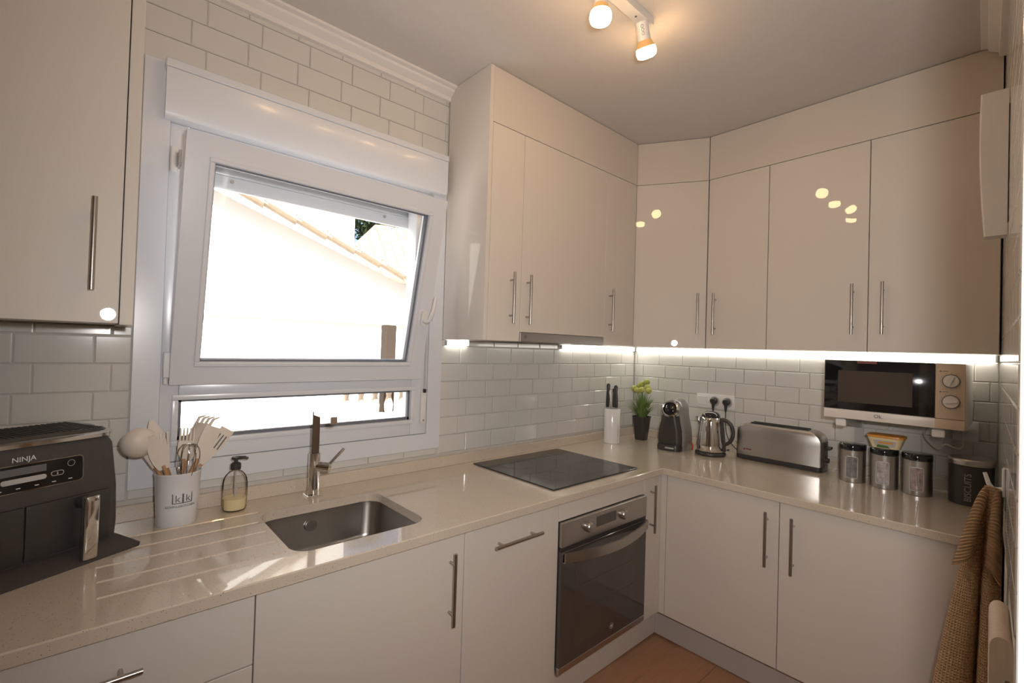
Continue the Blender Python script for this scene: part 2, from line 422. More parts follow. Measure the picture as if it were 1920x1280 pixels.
    gx0, gx1, gz0, gz1 = sx0+sw, sx1-sw, sw, sh-sw
    bm = B()
    for a, b in (((gx0-.016, -.017, gz0-.016), (gx1+.016, -.010, gz0)), ((gx0-.016, -.017, gz1), (gx1+.016, -.010, gz1+.016)),
                 ((gx0-.016, -.017, gz0), (gx0, -.010, gz1)), ((gx1, -.017, gz0), (gx1+.016, -.010, gz1))): box(bm, a, b, .003)
    spart('glazing_bead', bm, P, sash)
    bm = B()
    for a, b in (((gx0, .002, gz0), (gx1, .02, gz0+.006)), ((gx0, .002, gz1-.005), (gx1, .02, gz1)), ((gx0, .002, gz0), (gx0+.004, .02, gz1)), ((gx1-.009, .0, gz0), (gx1, .02, gz1))): box(bm, a, b)
    spart('gasket', bm, M['gasket'], sash)
    bm = B(); box(bm, (gx0, .014, gz0), (gx1, .02, gz1)); spart('pane', bm, M['glass'], sash)
    # handle
    hx, hz = sx1-.034, .285
    bm = B(); prism(bm, [], 0, 0) if False else None
    pts = rrect(hx-.014, hx+.014, hz-.034, hz+.034, .0135)
    ring_strip(bm, [[(x, -.012, z) for x, z in pts], [(x, -.024, z) for x, z in pts]])
    bmh = bm; spart('handle_plate', bmh, M['white'], sash, smooth=True)
    bm = B(); tube(bm, [(hx, -.02, hz-.012), (hx, -.05, hz-.012), (hx+.008, -.06, hz), (hx+.016, -.062, hz+.05), (hx+.018, -.06, hz+.105)], [.009, .009, .01, .009, .007], 12)
    spart('window_handle', bm, M['white'], sash, smooth=True)
    # hinges on the left, shutter strap on the right
    bm = B(); cyl(bm, (-2.713, -.022, 2.02), (-2.713, -.022, 2.10), .009, n=14); box(bm, (-2.72, -.02, 2.03), (-2.70, -.004, 2.09)); h1 = obj('hinge', bm, M['white'], w, smooth=True)
    bm = B(); box(bm, (-2.703, -.06, 2.035), (-2.695, -.01, 2.085)); obj('hinge_arm', bm, M['steel'], h1)
    bm = B(); box(bm, (-2.719, -.022, 1.345), (-2.700, -.005, 1.43), .003); cyl(bm, (-2.711, -.02, 1.325), (-2.711, -.02, 1.345), .007, n=12); obj('hinge', bm, M['white'], w, smooth=True)
    bm = B(); box(bm, (-1.741, -.024, 1.275), (-1.733, -.0225, 2.19)); st = obj('shutter_strap', bm, M['lightgrey'], w)
    bm = B(); box(bm, (-1.744, -.028, 1.258), (-1.730, -.018, 1.276), .002); obj('strap_end', bm, M['black'], st)
    bm = B(); box(bm, (-1.750, -.018, 1.115), (-1.722, -.004, 1.262), .004, 2); wd = obj('strap_winder', bm, M['white'], w, smooth=True)
    bm = B(); cyl(bm, (-1.736, -.017, 1.13), (-1.736, -.02, 1.13), .004, n=10); obj('screw', bm, M['steel'], wd)
window()

# ------------------------------------------------------------------ outside
def outside():
    # white neighbouring house with a sloping verge
    hN = thing('neighbour_house', 'sunlit white house with sloping tiled verge seen through the window', 'house', (-1, 4.2, -3))
    sl = -.335
    zl = lambda x: 3.07 + sl*(x+1.91)
    bm = B(); ring_strip(bm, [[(x, y, z) for x, z in ((-7, -3), (3.5, -3), (3.5, zl(3.5)), (-7, zl(-7)))] for y in (4.0, 4.3)]); wl = obj('wall', bm, M['house'], hN)
    bm = B(); box(bm, (-7, 3.94, 1.735), (3.5, 4.0, 1.76)); obj('string_course', bm, M['house'], hN)
    bm = B(); box(bm, (-7, 4.3, zl(-7)-.3), (-6.9, 4.4, zl(-7)))
    bm.free()
    for k in range(20):
        x = -4.4 + k*.36; 
        p0 = Vector((x, 3.86, zl(x)+.05)); d = Vector((.40, 0, .40*sl))
        bm = B(); rings = []
        for t, dz in ((0, .035), (1, .0)):
            rings.append([p0 + d*t + Vector((0, .11*math.cos(a), .07*math.sin(a)+dz)) for a in [PI*i/6 for i in range(7)]] + [p0 + d*t + Vector((0, .095*math.cos(a), .055*math.sin(a)+dz)) for a in [PI*(6-i)/6 for i in range(7)]])
        ring_strip(bm, rings); obj('roof_tile', bm, M['rooft'], hN)
    # taller white block behind
    hB = thing('apartment_block', 'tall plain white building rising behind the neighbouring house', 'building', (-3, 8, -3))
    bm = B(); box(bm, (-9, 8, -3), (1.32, 11, 9)); obj('wall', bm, M['house'], hB)
    for x in (-1.1, .1):
        bm = B(); box(bm, (x, 7.9, 4.6), (x+.16, 8, 5.2), .01); obj('vent_pipe', bm, M['rooft'], hB)
    hC = thing('tiled_house', 'pale house with sloping clay roof right of the white building', 'house', (4, 10, -3))
    bm = B(); box(bm, (2.0, 10.2, -3), (6, 12, 3.3)); obj('wall', bm, M['house'], hC)
    for k in range(9):
        x = 2.0+k*.32
        zt = lambda q: min(4.95, 3.75+(q-2.1)*.98)
        bm = B(); ring_strip(bm, [[(x, 9.9, 3.2), (x+.31, 9.9, 3.2), (x+.31, 10.3+.5*(zt(x+.31)-3.2), zt(x+.31)), (x, 10.3+.5*(zt(x)-3.2), zt(x))], [(x, 9.9, 3.3), (x+.31, 9.9, 3.3), (x+.31, 10.3+.5*(zt(x+.31)-3.2), zt(x+.31)+.1), (x, 10.3+.5*(zt(x)-3.2), zt(x)+.1)]])
        obj('roof_slope', bm, M['rooflit'], hC)
    # terrace post and balusters
    bm = B(); box(bm, (-.4, 3.0, -3), (-.27, 3.13, 1.7), .01); props(obj('terrace_post', bm, M['brownwood']), 'dark weathered wooden post outside near the right window edge', 'post')
    t = thing('terrace_parapet', 'low white terrace balustrade outside, seen through the bottom pane', 'balustrade', (-.5, 2.8, -3))
    bm = B(); box(bm, (-5, 2.75, -3), (1.2, 2.95, .72)); obj('parapet_wall', bm, M['house'], t)
    bm = B(); box(bm, (-5, 2.72, .98), (1.2, 2.98, 1.04), .01); obj('parapet_rail', bm, M['house'], t)
    for k in range(12):
        x = -.9 + k*.16
        bm = B(); lathe(bm, [(.03, 0), (.045, .03), (.05, .1), (.025, .19), (.035, .24), (.03, .26)], (x, 2.85, .72), 10); obj('baluster', bm, M['rooft'], t, smooth=True)
    tr = thing('tree', 'leafy green tree top between the two houses outside', 'tree', (4.4, 14, -3))
    bm = B(); tube(bm, [(4.4, 14, -3), (4.5, 14, 3), (4.4, 14, 6)], [.25, .18, .08], 8); obj('trunk', bm, M['bark'], tr)
    bm = B(); rnd = random.Random(3)
    for k in range(1800):
        v = Vector((rnd.gauss(0, 1), rnd.gauss(0, 1), rnd.gauss(0, 1))).normalized()*rnd.uniform(.5, 1)
        c = Vector((4.4, 14, 6.3)) + Vector((v.x*1.3, v.y*1.2, v.z*1.2))
        a = Vector((rnd.gauss(0, 1), rnd.gauss(0, 1), rnd.gauss(0, 1))).normalized()*.13; b2 = a.orthogonal().normalized()*.07
        bm.faces.new([bm.verts.new(q) for q in (c-a, c+b2, c+a, c-b2)])
    obj('crown', bm, M['tree'], tr, kind='stuff')
    bm = B(); box(bm, (-30, .3, -3.2), (30, 40, -3)); struct(obj('ground', bm, M['house']))
outside()

# ------------------------------------------------------------------ cabinets
def bar_handle(parent, c, axis, n, L=.23):
    """T-bar: c = centre of bar, axis along bar, n = outward normal (bar stands .03 off)."""
    c, axis, n = Vector(c), Vector(axis).normalized(), Vector(n).normalized()
    bm = B(); cyl(bm, c-axis*L/2, c+axis*L/2, .006, n=14)
    h = obj('handle', bm, M['steelh'], parent, smooth=True, label='brushed steel bar handle')
    for s in (-1, 1):
        bm = B(); q = c+axis*s*(L/2-.035); cyl(bm, q, q-n*.0302, .0045, n=12)
        bm.transform(MW[parent].inverted()) if False else None
        obj('handle_post', bm, M['steelh'], h if False else parent, smooth=True)
    return h
G = .0015
def carcass(bm, x0, x1, y0, y1, z0, z1, t=.016, top=True):
    box(bm, (x0, y0, z0), (x0+t, y1, z1)); box(bm, (x1-t, y0, z0), (x1, y1, z1)); box(bm, (x0+t, y0, z0), (x1-t, y1, z0+t))
    if top: box(bm, (x0+t, y0, z1-t), (x1-t, y1, z1))
ZU, ZTD = 1.508, 2.463
UA, UB = -.3237, -.3111
def uppers():
    g = 'cream wall cabinets round the corner'
    def unitA(name, x0, x1, label, hx=None, zb=ZU, m=M['cab']):
        t = thing(name, label, 'cabinet', ((x0+x1)/2, 0, ZU), group=g)
        bm = B(); carcass(bm, x0+.0005, x1-.0005, UA+.02, -.001, zb+.0, H-.004); obj('body', bm, M['carc'], t)
        bm = B(); box(bm, (x0+G, UA, zb), (x1-G, UA+.0195, ZTD-G), .0012); d = obj('door', bm, m, t)
        if hx: bar_handle(d, (hx, UA-.03, 1.703), (0, 0, 1), (0, -1, 0))
        return t
    c1 = unitA('wall_cabinet', -1.6195, -1.4265, 'narrow cream wall cabinet beside the window, left of the hood cabinet', -1.493)
    bm = B(); box(bm, (-1.6405, UA-.0005, ZU), (-1.6205, -.013, H-.002), .0012); obj('end_panel', bm, M['cab'], c1)
    unitA('hood_cabinet', -1.4265, -.7973, 'wide cream wall cabinet above the steel extractor hood', -1.389, 1.552)
    unitA('wall_cabinet', -.7973, -.512, 'narrow cream wall cabinet between hood cabinet and corner cabinet', -.754)
    # filler above
    def fill(name, bm, label): props(obj(name, bm, M['cabsat']), label, 'panel')
    bm = B(); box(bm, (-1.6195, UA, ZTD+G), (-.512, UA+.0195, H-.003), .0012); fill('filler_panel', bm, 'long cream filler panel above the three wall cabinets by the hood')
    # diagonal corner
    a = Vector((-.508, -.3200, 0)); b = Vector((-.3111+.002, -.665, 0)); dr = (b-a).normalized(); n = Vector((dr.y, -dr.x, 0))
    if n.x > 0: n = -n
    t = thing('corner_cabinet', 'cream corner wall cabinet with a diagonal door', 'cabinet', (-.2, -.25, ZU), group=g)
    bm = B(); pa = a-n*.02; pb = b-n*.02
    prism(bm, [(pa.x, pa.y), (pb.x, pb.y), (-.001, pb.y), (-.001, -.001), (pa.x, -.001)], ZU, H-.004); obj('body', bm, M['carc'], t)
    def slab(z0, z1):
        bm = B(); p = [a+dr*.002, b-dr*.002, b-dr*.002-n*.0195, a+dr*.002-n*.0195]; prism(bm, [(q.x, q.y) for q in p], z0, z1); return bm
    d = obj('door', slab(ZU, ZTD-G), M['cab'], t)
    hc = a + dr*((b-a).length-.047) + n*.03
    bar_handle(d, (hc.x, hc.y, 1.703), (0, 0, 1), n)
    fill('filler_panel', slab(ZTD+G, H-.003), 'small cream filler panel above the diagonal corner cabinet')
    def unitB(y0, y1, label, hy):
        t = thing('wall_cabinet', label, 'cabinet', (0, (y0+y1)/2, ZU), group=g)
        bm = B()
        x0, x1, tt = UB+.02, -.001, .016
        ya, yb = y1+.0005, y0-.0005
        box(bm, (x0, ya, ZU), (x1, ya+tt, H-.004)); box(bm, (x0, yb-tt, ZU), (x1, yb, H-.004)); box(bm, (x0, ya+tt, ZU), (x1, yb-tt, ZU+tt))
        obj('body', bm, M['carc'], t)
        bm = B(); box(bm, (UB, y1+G, ZU), (UB+.0195, y0-G, ZTD-G), .0012); d = obj('door', bm, M['cab'], t)
        bar_handle(d, (UB-.03, hy, 1.70), (0, 0, 1), (-1, 0, 0))
    unitB(-.668, -.9865, 'narrow cream wall cabinet right of the diagonal corner cabinet', -.719)
    unitB(-.9865, -1.4097, 'medium cream wall cabinet above the toaster', -1.355)
    unitB(-1.4097, -1.822, 'cream wall cabinet above the microwave, against the right wall', -1.465)
    bm = B(); box(bm, (UB, -1.822, ZTD+G), (UB+.0195, -.668, H-.003), .0012); fill('filler_panel', bm, 'long cream filler panel above the cabinets over the microwave')
    # left foreground wall cabinet
    t = thing('wall_cabinet', 'large cream wall cabinet in the left foreground above the air fryer', 'cabinet', (-3.1, 0, ZU), group='cream wall cabinets left of the window')
    y = -.33
    bm = B(); carcass(bm, -3.40, -2.845, y+.02, -.001, ZU+.003, H-.004); obj('body', bm, M['carc'], t)
    bm = B(); box(bm, (-2.8435, y, ZU-.002), (-2.816, -.001, H-.002), .0012); obj('end_panel', bm, M['cab'], t)
    bm = B(); box(bm, (-3.40, y-.0005, ZU+.001), (-2.8465, y+.0195, H-.006), .0015); d = obj('door', bm, M['cab'], t)
    bar_handle(d, (-2.90, y-.03, 1.704), (0, 0, 1), (0, -1, 0))
uppers()

FA, FB = -.6508, -.718
ZP, ZD = .166, .864
def bases():
    g = 'cream base cabinets'
    bk = -.03
    def unit(name, x0, x1, label, cat='cabinet', **k):
        t = thing(name, label, cat, ((x0+x1)/2, FA+.3, 0), group=g)
        bm = B(); carcass(bm, x0+.0005, x1-.0005, FA+.02, bk, ZP, .866, top=False); obj('body', bm, M['carc'], t)
        return t
    def front(t, name, x0, x1, z0, z1):
        bm = B(); box(bm, (x0+G, FA, z0+G), (x1-G, FA+.0195, z1-G), .0012); return obj(name, bm, M['cabsat'], t)
    t = unit('drawer_unit', -3.40, -2.579, 'cream drawer unit under the worktop below the air fryer')
    d = front(t, 'drawer', -3.40, -2.579, .691, ZD); bar_handle(d, (-2.92, FA-.03, .785), (1, 0, 0), (0, -1, 0), .25)
    d = front(t, 'drawer', -3.40, -2.579, .43, .691); bar_handle(d, (-2.92, FA-.03, .64), (1, 0, 0), (0, -1, 0), .25)
    d = front(t, 'drawer', -3.40, -2.579, ZP, .43); bar_handle(d, (-2.92, FA-.03, .37), (1, 0, 0), (0, -1, 0), .25)
    t = unit('sink_cabinet', -2.579, -1.9505, 'wide cream base cabinet below the sink, vertical handle at its right')
    d = front(t, 'door', -2.579, -1.9505, ZP, ZD); bar_handle(d, (-2.007, FA-.03, .698), (0, 0, 1), (0, -1, 0))
    t = unit('dishwasher_cabinet', -1.9505, -1.4868, 'narrow cream appliance front left of the oven, with a horizontal handle')
    d = front(t, 'door', -1.9505, -1.4868, ZP, ZD); bar_handle(d, (-1.721, FA-.03, .786), (1, 0, 0), (0, -1, 0))
    t = thing('oven_housing', 'cream oven housing with a plain strip above the oven', 'cabinet', (-1.18, -.35, 0), group=g)
    for xs in (-1.486, -.8755):
        bm = B(); box(bm, (xs, FA+.02, ZP+.021), (xs+.0012, bk, .866)); obj('side_panel', bm, M['carc'], t)
    front(t, 'top_strip', -1.4868, -.873, .789, ZD)
    t = thing('base_cabinet', 'very narrow cream base cabinet between the oven and the inner corner', 'cabinet', (-.8, -.4, 0), group=g)
    bm = B(); carcass(bm, -.8725, -.745, FA+.02, bk, ZP, .866, top=False); obj('body', bm, M['carc'], t)
    d = front(t, 'door', -.873, -.7395, ZP, ZD); bar_handle(d, (-.818, FA-.03, .711), (0, 0, 1), (0, -1, 0))
    # right run
    def unitB(y0, y1, label, hy):
        t = thing('base_cabinet', label, 'cabinet', (-.4, (y0+y1)/2, 0), group=g)
        bm = B(); ya, yb = y1+.0005, y0-.0005
        box(bm, (FB+.02, ya, ZP), (-.03, ya+.016, .866)); box(bm, (FB+.02, yb-.016, ZP), (-.03, yb, .866)); box(bm, (FB+.02, ya+.016, ZP), (-.03, yb-.016, ZP+.016)); obj('body', bm, M['carc'], t)
        bm = B(); box(bm, (FB, y1+G, ZP), (FB+.0195, y0-G, ZD), .0012); d = obj('door', bm, M['cabsat'], t)
        bar_handle(d, (FB-.03, hy, .70), (0, 0, 1), (-1, 0, 0))
    unitB(-.682, -1.1997, 'cream base cabinet nearest the inner corner, handle at its right edge', -1.155)
    unitB(-1.1997, -1.815, 'wide cream base cabinet next to the hanging towel, handle at its left edge', -1.255)
    bm = B(); box(bm, (FB, -.681, ZP), (FB+.0195, FA+.0, ZD), .001); box(bm, (-.7385, FA, ZP), (FB+.0195, FA+.0195, ZD), .001)
    props(obj('corner_post', bm, M['cabsat']), 'slim cream corner filler where the two base runs meet', 'panel')
    bm = B(); box(bm, (FB, YC(FB)+.001, ZP), (FB+.0195, -1.8165, ZD), .001); props(obj('end_filler', bm, M['cabsat']), 'slim cream filler strip between the last base cabinet and the right wall', 'panel')
    # plinths
    bm = B(); box(bm, (-3.4, -.585, .004), (-.636, -.57, ZP-.001)); props(obj('plinth', bm, M['cabsat']), 'cream plinth board below the oven and sink run', 'plinth')
    bm = B(); box(bm, (-.637, -1.835, .004), (-.622, -.586, ZP)); props(obj('plinth', bm, M['plinth']), 'grey plinth board below the right base cabinets', 'plinth')
bases()

# ------------------------------------------------------------------ worktop, sink, tap, hob
SX0, SX1, SY0, SY1 = -2.466, -2.046, -.573, -.183
def worktop():
    t = thing('worktop', 'L-shaped speckled beige stone worktop with drainer grooves', 'worktop', (-1.5, -.35, CT-.03))
    yF, xF = -.6708, -.738
    c = .003
    def outer(d): return [(-3.45, 0), (-3.45, yF+d), (xF+d, yF+d), (xF+d, YC(xF)+.0005), (-.0005, YC(0)+.0005), (-.0005, 0)]
    sink = rrect(SX0, SX1, SY0, SY1, .055, 6)
    gy = (-.196, -.262, -.353, -.447, -.537)
    slots = [rrect(-2.87, SX0-.012, y-.0055, y+.0055, .005, 3) for y in gy]
    slots[0] = rrect(-2.87, SX0+.01, gy[0]-.0055+.03, gy[0]+.0055+.03, .005, 3)
    bm = B()
    holes = [sink]+slots
    loops = [outer(c)]+holes
    flat = [p for l in loops for p in l]
    tris = geometry.tessellate_polygon([[Vector((x, y, 0)) for x, y in l] for l in loops])
    tv = [bm.verts.new((x, y, CT)) for x, y in flat]
    for a, b2, d in tris:
        try: bm.faces.new((tv[a], tv[b2], tv[d]))
        except ValueError: pass
    ob = outer(0); n = len(ob)
    m1 = [bm.verts.new((x, y, CT-c)) for x, y in ob]; m2 = [bm.verts.new((x, y, CT-.03)) for x, y in ob]
    for i in range(n):
        j = (i+1) % n
        bm.faces.new((tv[i], tv[j], m1[j], m1[i])); bm.faces.new((m1[i], m1[j], m2[j], m2[i]))
    # sink hole walls and underside
    k = n; sv = tv[k:k+len(sink)]; s2 = [bm.verts.new((x, y, CT-.03)) for x, y in sink]
    for i in range(len(sink)):
        j = (i+1) % len(sink); bm.faces.new((sv[i], sv[j], s2[j], s2[i]))
    tr = geometry.tessellate_polygon([[Vector((x, y, 0)) for x, y in ob], [Vector((x, y, 0)) for x, y in sink]])
    al = m2+s2
    for a, b2, d in tr:
        try: bm.faces.new((al[a], al[b2], al[d]))
        except ValueError: pass
    k += len(sink)
    for s in slots:
        tvs = tv[k:k+len(s)]; cy = sum(p[1] for p in s)/len(s)
        bv = [bm.verts.new((x, cy+(y-cy)*.5, CT-.003)) for x, y in s]
        for i in range(len(s)):
            j = (i+1) % len(s); bm.faces.new((tvs[i], tvs[j], bv[j], bv[i]))
        bm.faces.new(bv); k += len(s)
    obj('slab', bm, M['quartz'], t)
    bm = B(); box(bm, (-3.45, -.02, CT+.0002), (-.0005, -.0005, CT+.0484), .0012); props(obj('upstand', bm, M['quartz']), 'low beige stone upstand along the window wall behind sink and cooktop', 'upstand')
    bm = B(); box(bm, (-.02, YC(0)+.001, CT+.0002), (-.0005, -.0205, CT+.0484), .0012); props(obj('upstand', bm, M['quartz']), 'low beige stone upstand behind the kettle and toaster', 'upstand')
worktop()
def sink():
    t = thing('kitchen_sink', 'undermounted stainless steel sink bowl below the window', 'sink', ((SX0+SX1)/2, (SY0+SY1)/2, .7))
    bm = B(); rings = []
    e = .004
    for ins, z, r in ((-.02, CT-.0302, .06), (-e, CT-.0302, .058), (-e, CT-.036, .058), (.0, CT-.05, .056), (.006, CT-.15, .056), (.012, CT-.168, .06), (.03, CT-.18, .07), (.15, CT-.186, .03)):
        rings.append([(x, y, z) for x, y in rrect(SX0+ins, SX1-ins, SY0+ins, SY1-ins, r, 6)])
    ring_strip(bm, rings, True, False); bm.faces.new([v for v in bm.verts][-28:])
    obj('bowl', bm, M['sinksteel'], t, smooth=True)
    bm = B(); cyl(bm, (-2.29, SY1-.006, CT-.075), (-2.29, SY1-.0115, CT-.075), .02, n=24); obj('overflow_cap', bm, M['steel'], t, smooth=True)
    bm = B(); lathe(bm, [(.04, 0), (.042, .003), (.03, .004), (.01, .001)], (-2.25, -.38, CT-.186), 24); obj('drain', bm, M['chrome'], t, smooth=True)
sink()
def tap():
    x, y = -2.2495, -.088
    t = thing('kitchen_tap', 'chrome mixer tap with flat swivel spout behind the sink', 'tap', (x, y, CT))
    bm = B(); box(bm, (x-.029, y-.026, CT), (x+.029, y+.026, CT+.005), .001); obj('base_plate', bm, M['chrome'], t)
    bm = B(); cyl(bm, (x, y, CT+.005), (x, y, 1.058), .0215, n=28); obj('column', bm, M['chrome'], t, smooth=True)
    # flat riser and spout
    bm = B(); box(bm, (x-.014, y-.008, 1.058), (x+.014, y+.008, 1.214), .0015); sp = obj('riser', bm, M['darkchrome'], t)
    bm = B(); dx, dy = .0, -1.0
    a = Vector((x, y, 1.209)); d = Vector((dx, dy, 0)).normalized(); s = Vector((-d.y, d.x, 0))
    L = .175
    ring_strip(bm, [[a+d*u+s*w+Vector((0, 0, z)) for w, z in ((-.012, -.006), (.012, -.006), (.012, .006), (-.012, .006))] for u in (-.012, L)])
    ring_strip(bm, [[a+d*u+s*w+Vector((0, 0, z)) for w, z in ((-.012, -.02), (.012, -.02), (.012, -.0062), (-.012, -.0062))] for u in (L-.014, L)])
    obj('spout', bm, M['chrome'], sp)
    # valve body and lever pointing right
    c = Vector((x, y, 1.008)); n = Vector((.70, -.55, -.1)).normalized()
    bm = B(); cyl(bm, c, c+n*.058, .019, n=24); v = obj('valve', bm, M['chrome'], t, smooth=True)
    e = c+n*.045
    bm = B(); cyl(bm, e, e+Vector((.062, -.01, .066)), .0055, n=12); obj('lever', bm, M['chrome'], v, smooth=True)
tap()
def hob():
    bm = B(); box(bm, (-1.470, -.603, CT), (-.862, -.062, CT+.006), .0015)
    t = thing('cooktop', 'flat black glass ceramic cooktop set on the worktop', 'cooktop', (-1.166, -.33, CT))
    g = obj('glass_plate', bm, M['glassblk'], t)
    for cx, cy, r in ((-1.31, -.2, .09), (-1.31, -.45, .075), (-1.02, -.2, .075), (-1.02, -.45, .1)):
        bm = B(); lathe(bm, [(r, 0), (r+.001, .0003), (r-.001, .0003)], (cx, cy, CT+.006), 40, cap=False)
        obj('zone_ring', bm, M['grey'], t)
hob()
def oven():
    x0, x1, z0, z1, y = -1.4835, -.876, .19, .7875, -.668
    t = thing('built_in_oven', 'built-in black glass oven with steel controls and a curved handle', 'oven', ((x0+x1)/2, y+.3, z0))
    bm = B(); box(bm, (x0+.008, y+.022, z0+.005), (x1-.008, -.06, z1-.005)); obj('body', bm, M['black'], t)
    bm = B(); box(bm, (x0, y, .69), (x1, y+.021, z1), .0015); cp = obj('control_panel', bm, M['steel'], t)
    bm = B(); box(bm, (x0, y+.004, .672), (x1, y+.021, .6895)); obj('vent_gap', bm, M['black'], t)
    bm = B(); box(bm, (x0, y, .216), (x1, y+.021, .6715), .0015); dr = obj('door', bm, M['ovenglass'], t)
    bm = B(); box(bm, (x0+.085, y-.0006, .27), (x1-.085, y+.004, .61), .0002); obj('door_window', bm, M['ovenwin'], dr)
    for z in (.40, .51):
        bm = B(); cyl(bm, (x0+.1, y-.0012, z), (x1-.1, y-.0012, z), .0008, n=6); obj('shelf_line', bm, M['shelfline'], dr)
    bm = B(); box(bm, (x0, y, z0), (x1, y+.021, .2155), .001); obj('bottom_strip', bm, M['steel'], t)
    # curved flat handle band, bowed outward
    bm = B(); N = 18; rings = []
    for i in range(N+1):
        u = i/N; xx = x0+.004+(x1-x0-.008)*u; bow = .012+.048*(1-(2*u-1)**2)**1.1
        zc = .653-.006*(1-(2*u-1)**2); hh = .0205
        rings.append([(xx, y-bow, zc-hh), (xx, y-bow, zc+hh), (xx, y-bow+.008, zc+hh), (xx, y-bow+.008, zc-hh)])
    ring_strip(bm, rings); 
    box(bm, (x0+.004, y-.014, .636), (x0+.03, y, .67)); box(bm, (x1-.03, y-.014, .636), (x1-.004, y, .67))
    obj('handle', bm, M['steel'], dr, smooth=True, label='curved steel oven handle')
    bm = B(); box(bm, (-1.265, y-.0008, .725), (-1.125, y+.003, .768)); obj('display', bm, M['ovenglass'], cp)
    for kx in (-1.322, -1.075):
        bm = B(); lathe(bm, [(.022, 0), (.021, .012), (.017, .02), (.015, .021)], (0, 0, 0), 24)
        bm.transform(Matrix.Translation((kx, y, .74)) @ Matrix.Rotation(PI/2, 4, 'X')); kn = obj('knob', bm, M['steel'], cp, smooth=True)
    # maker's emblem near the bottom of the glass
    bm = B(); lathe(bm, [(.0105, 0), (.0125, .0006), (.0125, 0)], (0, 0, 0), 28, cap=False); lathe(bm, [(.006, 0), (.006, .0006)], (0, 0, 0), 20)
    bm.transform(Matrix.Translation((-1.14, y-.0005, .262)) @ Matrix.Rotation(PI/2, 4, 'X')); obj('emblem', bm, M['lightgrey'], dr)
oven()
def hood():
    t = thing('extractor_hood', 'slim steel pull-out extractor hood under the wide wall cabinet', 'hood', (-1.11, -.17, 1.5))
    x0, x1 = -1.4255, -.799
    bm = B(); box(bm, (x0, -.327, 1.508), (x1, -.31, 1.5505), .0015); f = obj('front_strip', bm, M['hoodsteel'], t)
    bm = B(); box(bm, (x0+.02, -.309, 1.515), (x1-.02, -.03, 1.55)); obj('body', bm, M['lightgrey'], t)
    bm = B(); box(bm, (x0+.05, -.29, 1.511), (x1-.05, -.12, 1.5149)); obj('grease_filter', bm, M['steel'], t)
    bm = B(); lathe(bm, [(.006, 0), (.0085, .0005), (.0085, 0)], (0, 0, 0), 20, cap=False); lathe(bm, [(.004, 0), (.004, .0005)], (0, 0, 0), 14)
    bm.transform(Matrix.Translation((-1.392, -.3272, 1.531)) @ Matrix.Rotation(PI/2, 4, 'X')); obj('emblem', bm, M['grey'], f)
hood()
def leds():
    g = 'light strips under the wall cabinets'
    def strip(a, b, label, ax):
        t = thing('light_strip', label, 'light strip', ((a[0]+b[0])/2, (a[1]+b[1])/2, 1.476), group=g)
        bm = B(); box(bm, a, b, .002); obj('diffuser', bm, M['led'], t)
        for s in (0, 1):
            bm = B(); p = list(a); q = list(b)
            i = 0 if ax == 'x' else 1
            lo, hi = min(a[i], b[i]), max(a[i], b[i])
            if s == 0: p[i], q[i] = lo-.006, lo
            else: p[i], q[i] = hi, hi+.006
            box(bm, p, q); obj('end_cap', bm, M['lightgrey'], t)
    strip((-1.615, -.018, 1.481), (-1.487, -.002, 1.5055), 'short lit strip beside the window under the narrow cabinet', 'x')
    strip((-.79, -.018, 1.481), (-.03, -.002, 1.5055), 'lit strip under the cabinets between hood and corner', 'x')
    strip((-.018, -1.80, 1.479), (-.002, -.03, 1.5055), 'long lit strip above the toaster and microwave', 'y')
leds()

# ------------------------------------------------------------------ ceiling track with spots
def track():
    t = thing('track_light', 'white ceiling spotlight bar with lit warm bulbs', 'ceiling light', (-1.8, -.95, H))
    a = Vector((-1.39, -.94, 0)); d = Vector((-1, 0, 0)); s = Vector((-d.y, d.x, 0))
    L = .90; w = .021
    bm = B(); p = [a+s*w-d*0, a+d*L+s*w, a+d*L-s*w, a-s*w]
    ring = [(q.x, q.y) for q in p]
    prism(bm, ring, H-.028, H-.0005); obj('bar', bm, M['white'], t)
    for q in (.085, .5):
        bm = B(); c = a+d*q; cyl(bm, (c.x, c.y, H-.028), (c.x, c.y, H-.030), .004, n=10); obj('screw', bm, M['grey'], t)
    for k, (u, dirv) in enumerate(((.048, (.47, .06, -.88)), (.285, (0, .01, -1)), (.55, (.1, -.5, -1)), (.82, (-.4, .3, -1)))):
        c = a+d*u; c = Vector((c.x, c.y, H-.028)); dv = Vector(dirv).normalized()
        if k == 1: c = c + s*.0
        j = c+Vector((0, 0, -.008))
        bm = B(); cyl(bm, c, j, .008, n=12); sp = obj('spot_arm', bm, M['lightgrey'], t, smooth=True)
        q0, q1 = j-dv*.004, j+dv*.056
        bm = B(); cyl(bm, q0, q1, .0225, .0235, 24); sh = obj('spot_body', bm, M['white'], t, smooth=True)
        # ring marks on the body
        va, vb = frame_of(dv); out = (Vector((-2.9, -1.9, 1.5))-q0); out = (out - dv*out.dot(dv)).normalized(); side = dv.cross(out)
        bm = B()
        for i in range(3):
            cc = q0+dv*(.015+.012*i)+out*.0233
            tube(bm, [cc+(dv*math.cos(x)+side*math.sin(x))*.005 - out*.0005*abs(math.sin(x)) for x in [2*PI*z/12 for z in range(13)]], .0007, 4, False)
        obj('vent_ring', bm, M['grey'], sh)
        fr = Matrix((va, vb, dv)).transposed().to_4x4(); fr.translation = q1
        bm = B(); lathe(bm, [(.022, -.002), (.029, .012), (.034, .024)], n=28, cap=False); bm.transform(fr); obj('bulb_neck', bm, M['bulbneck'], t, smooth=True)
        bm = B(); lathe(bm, [(.034, .024), (.0362, .033), (.0362, .043), (.033, .053), (.022, .059), (.001, .061)], n=28); bm.transform(fr); obj('bulb', bm, M['bulb'], t, smooth=True)
track()

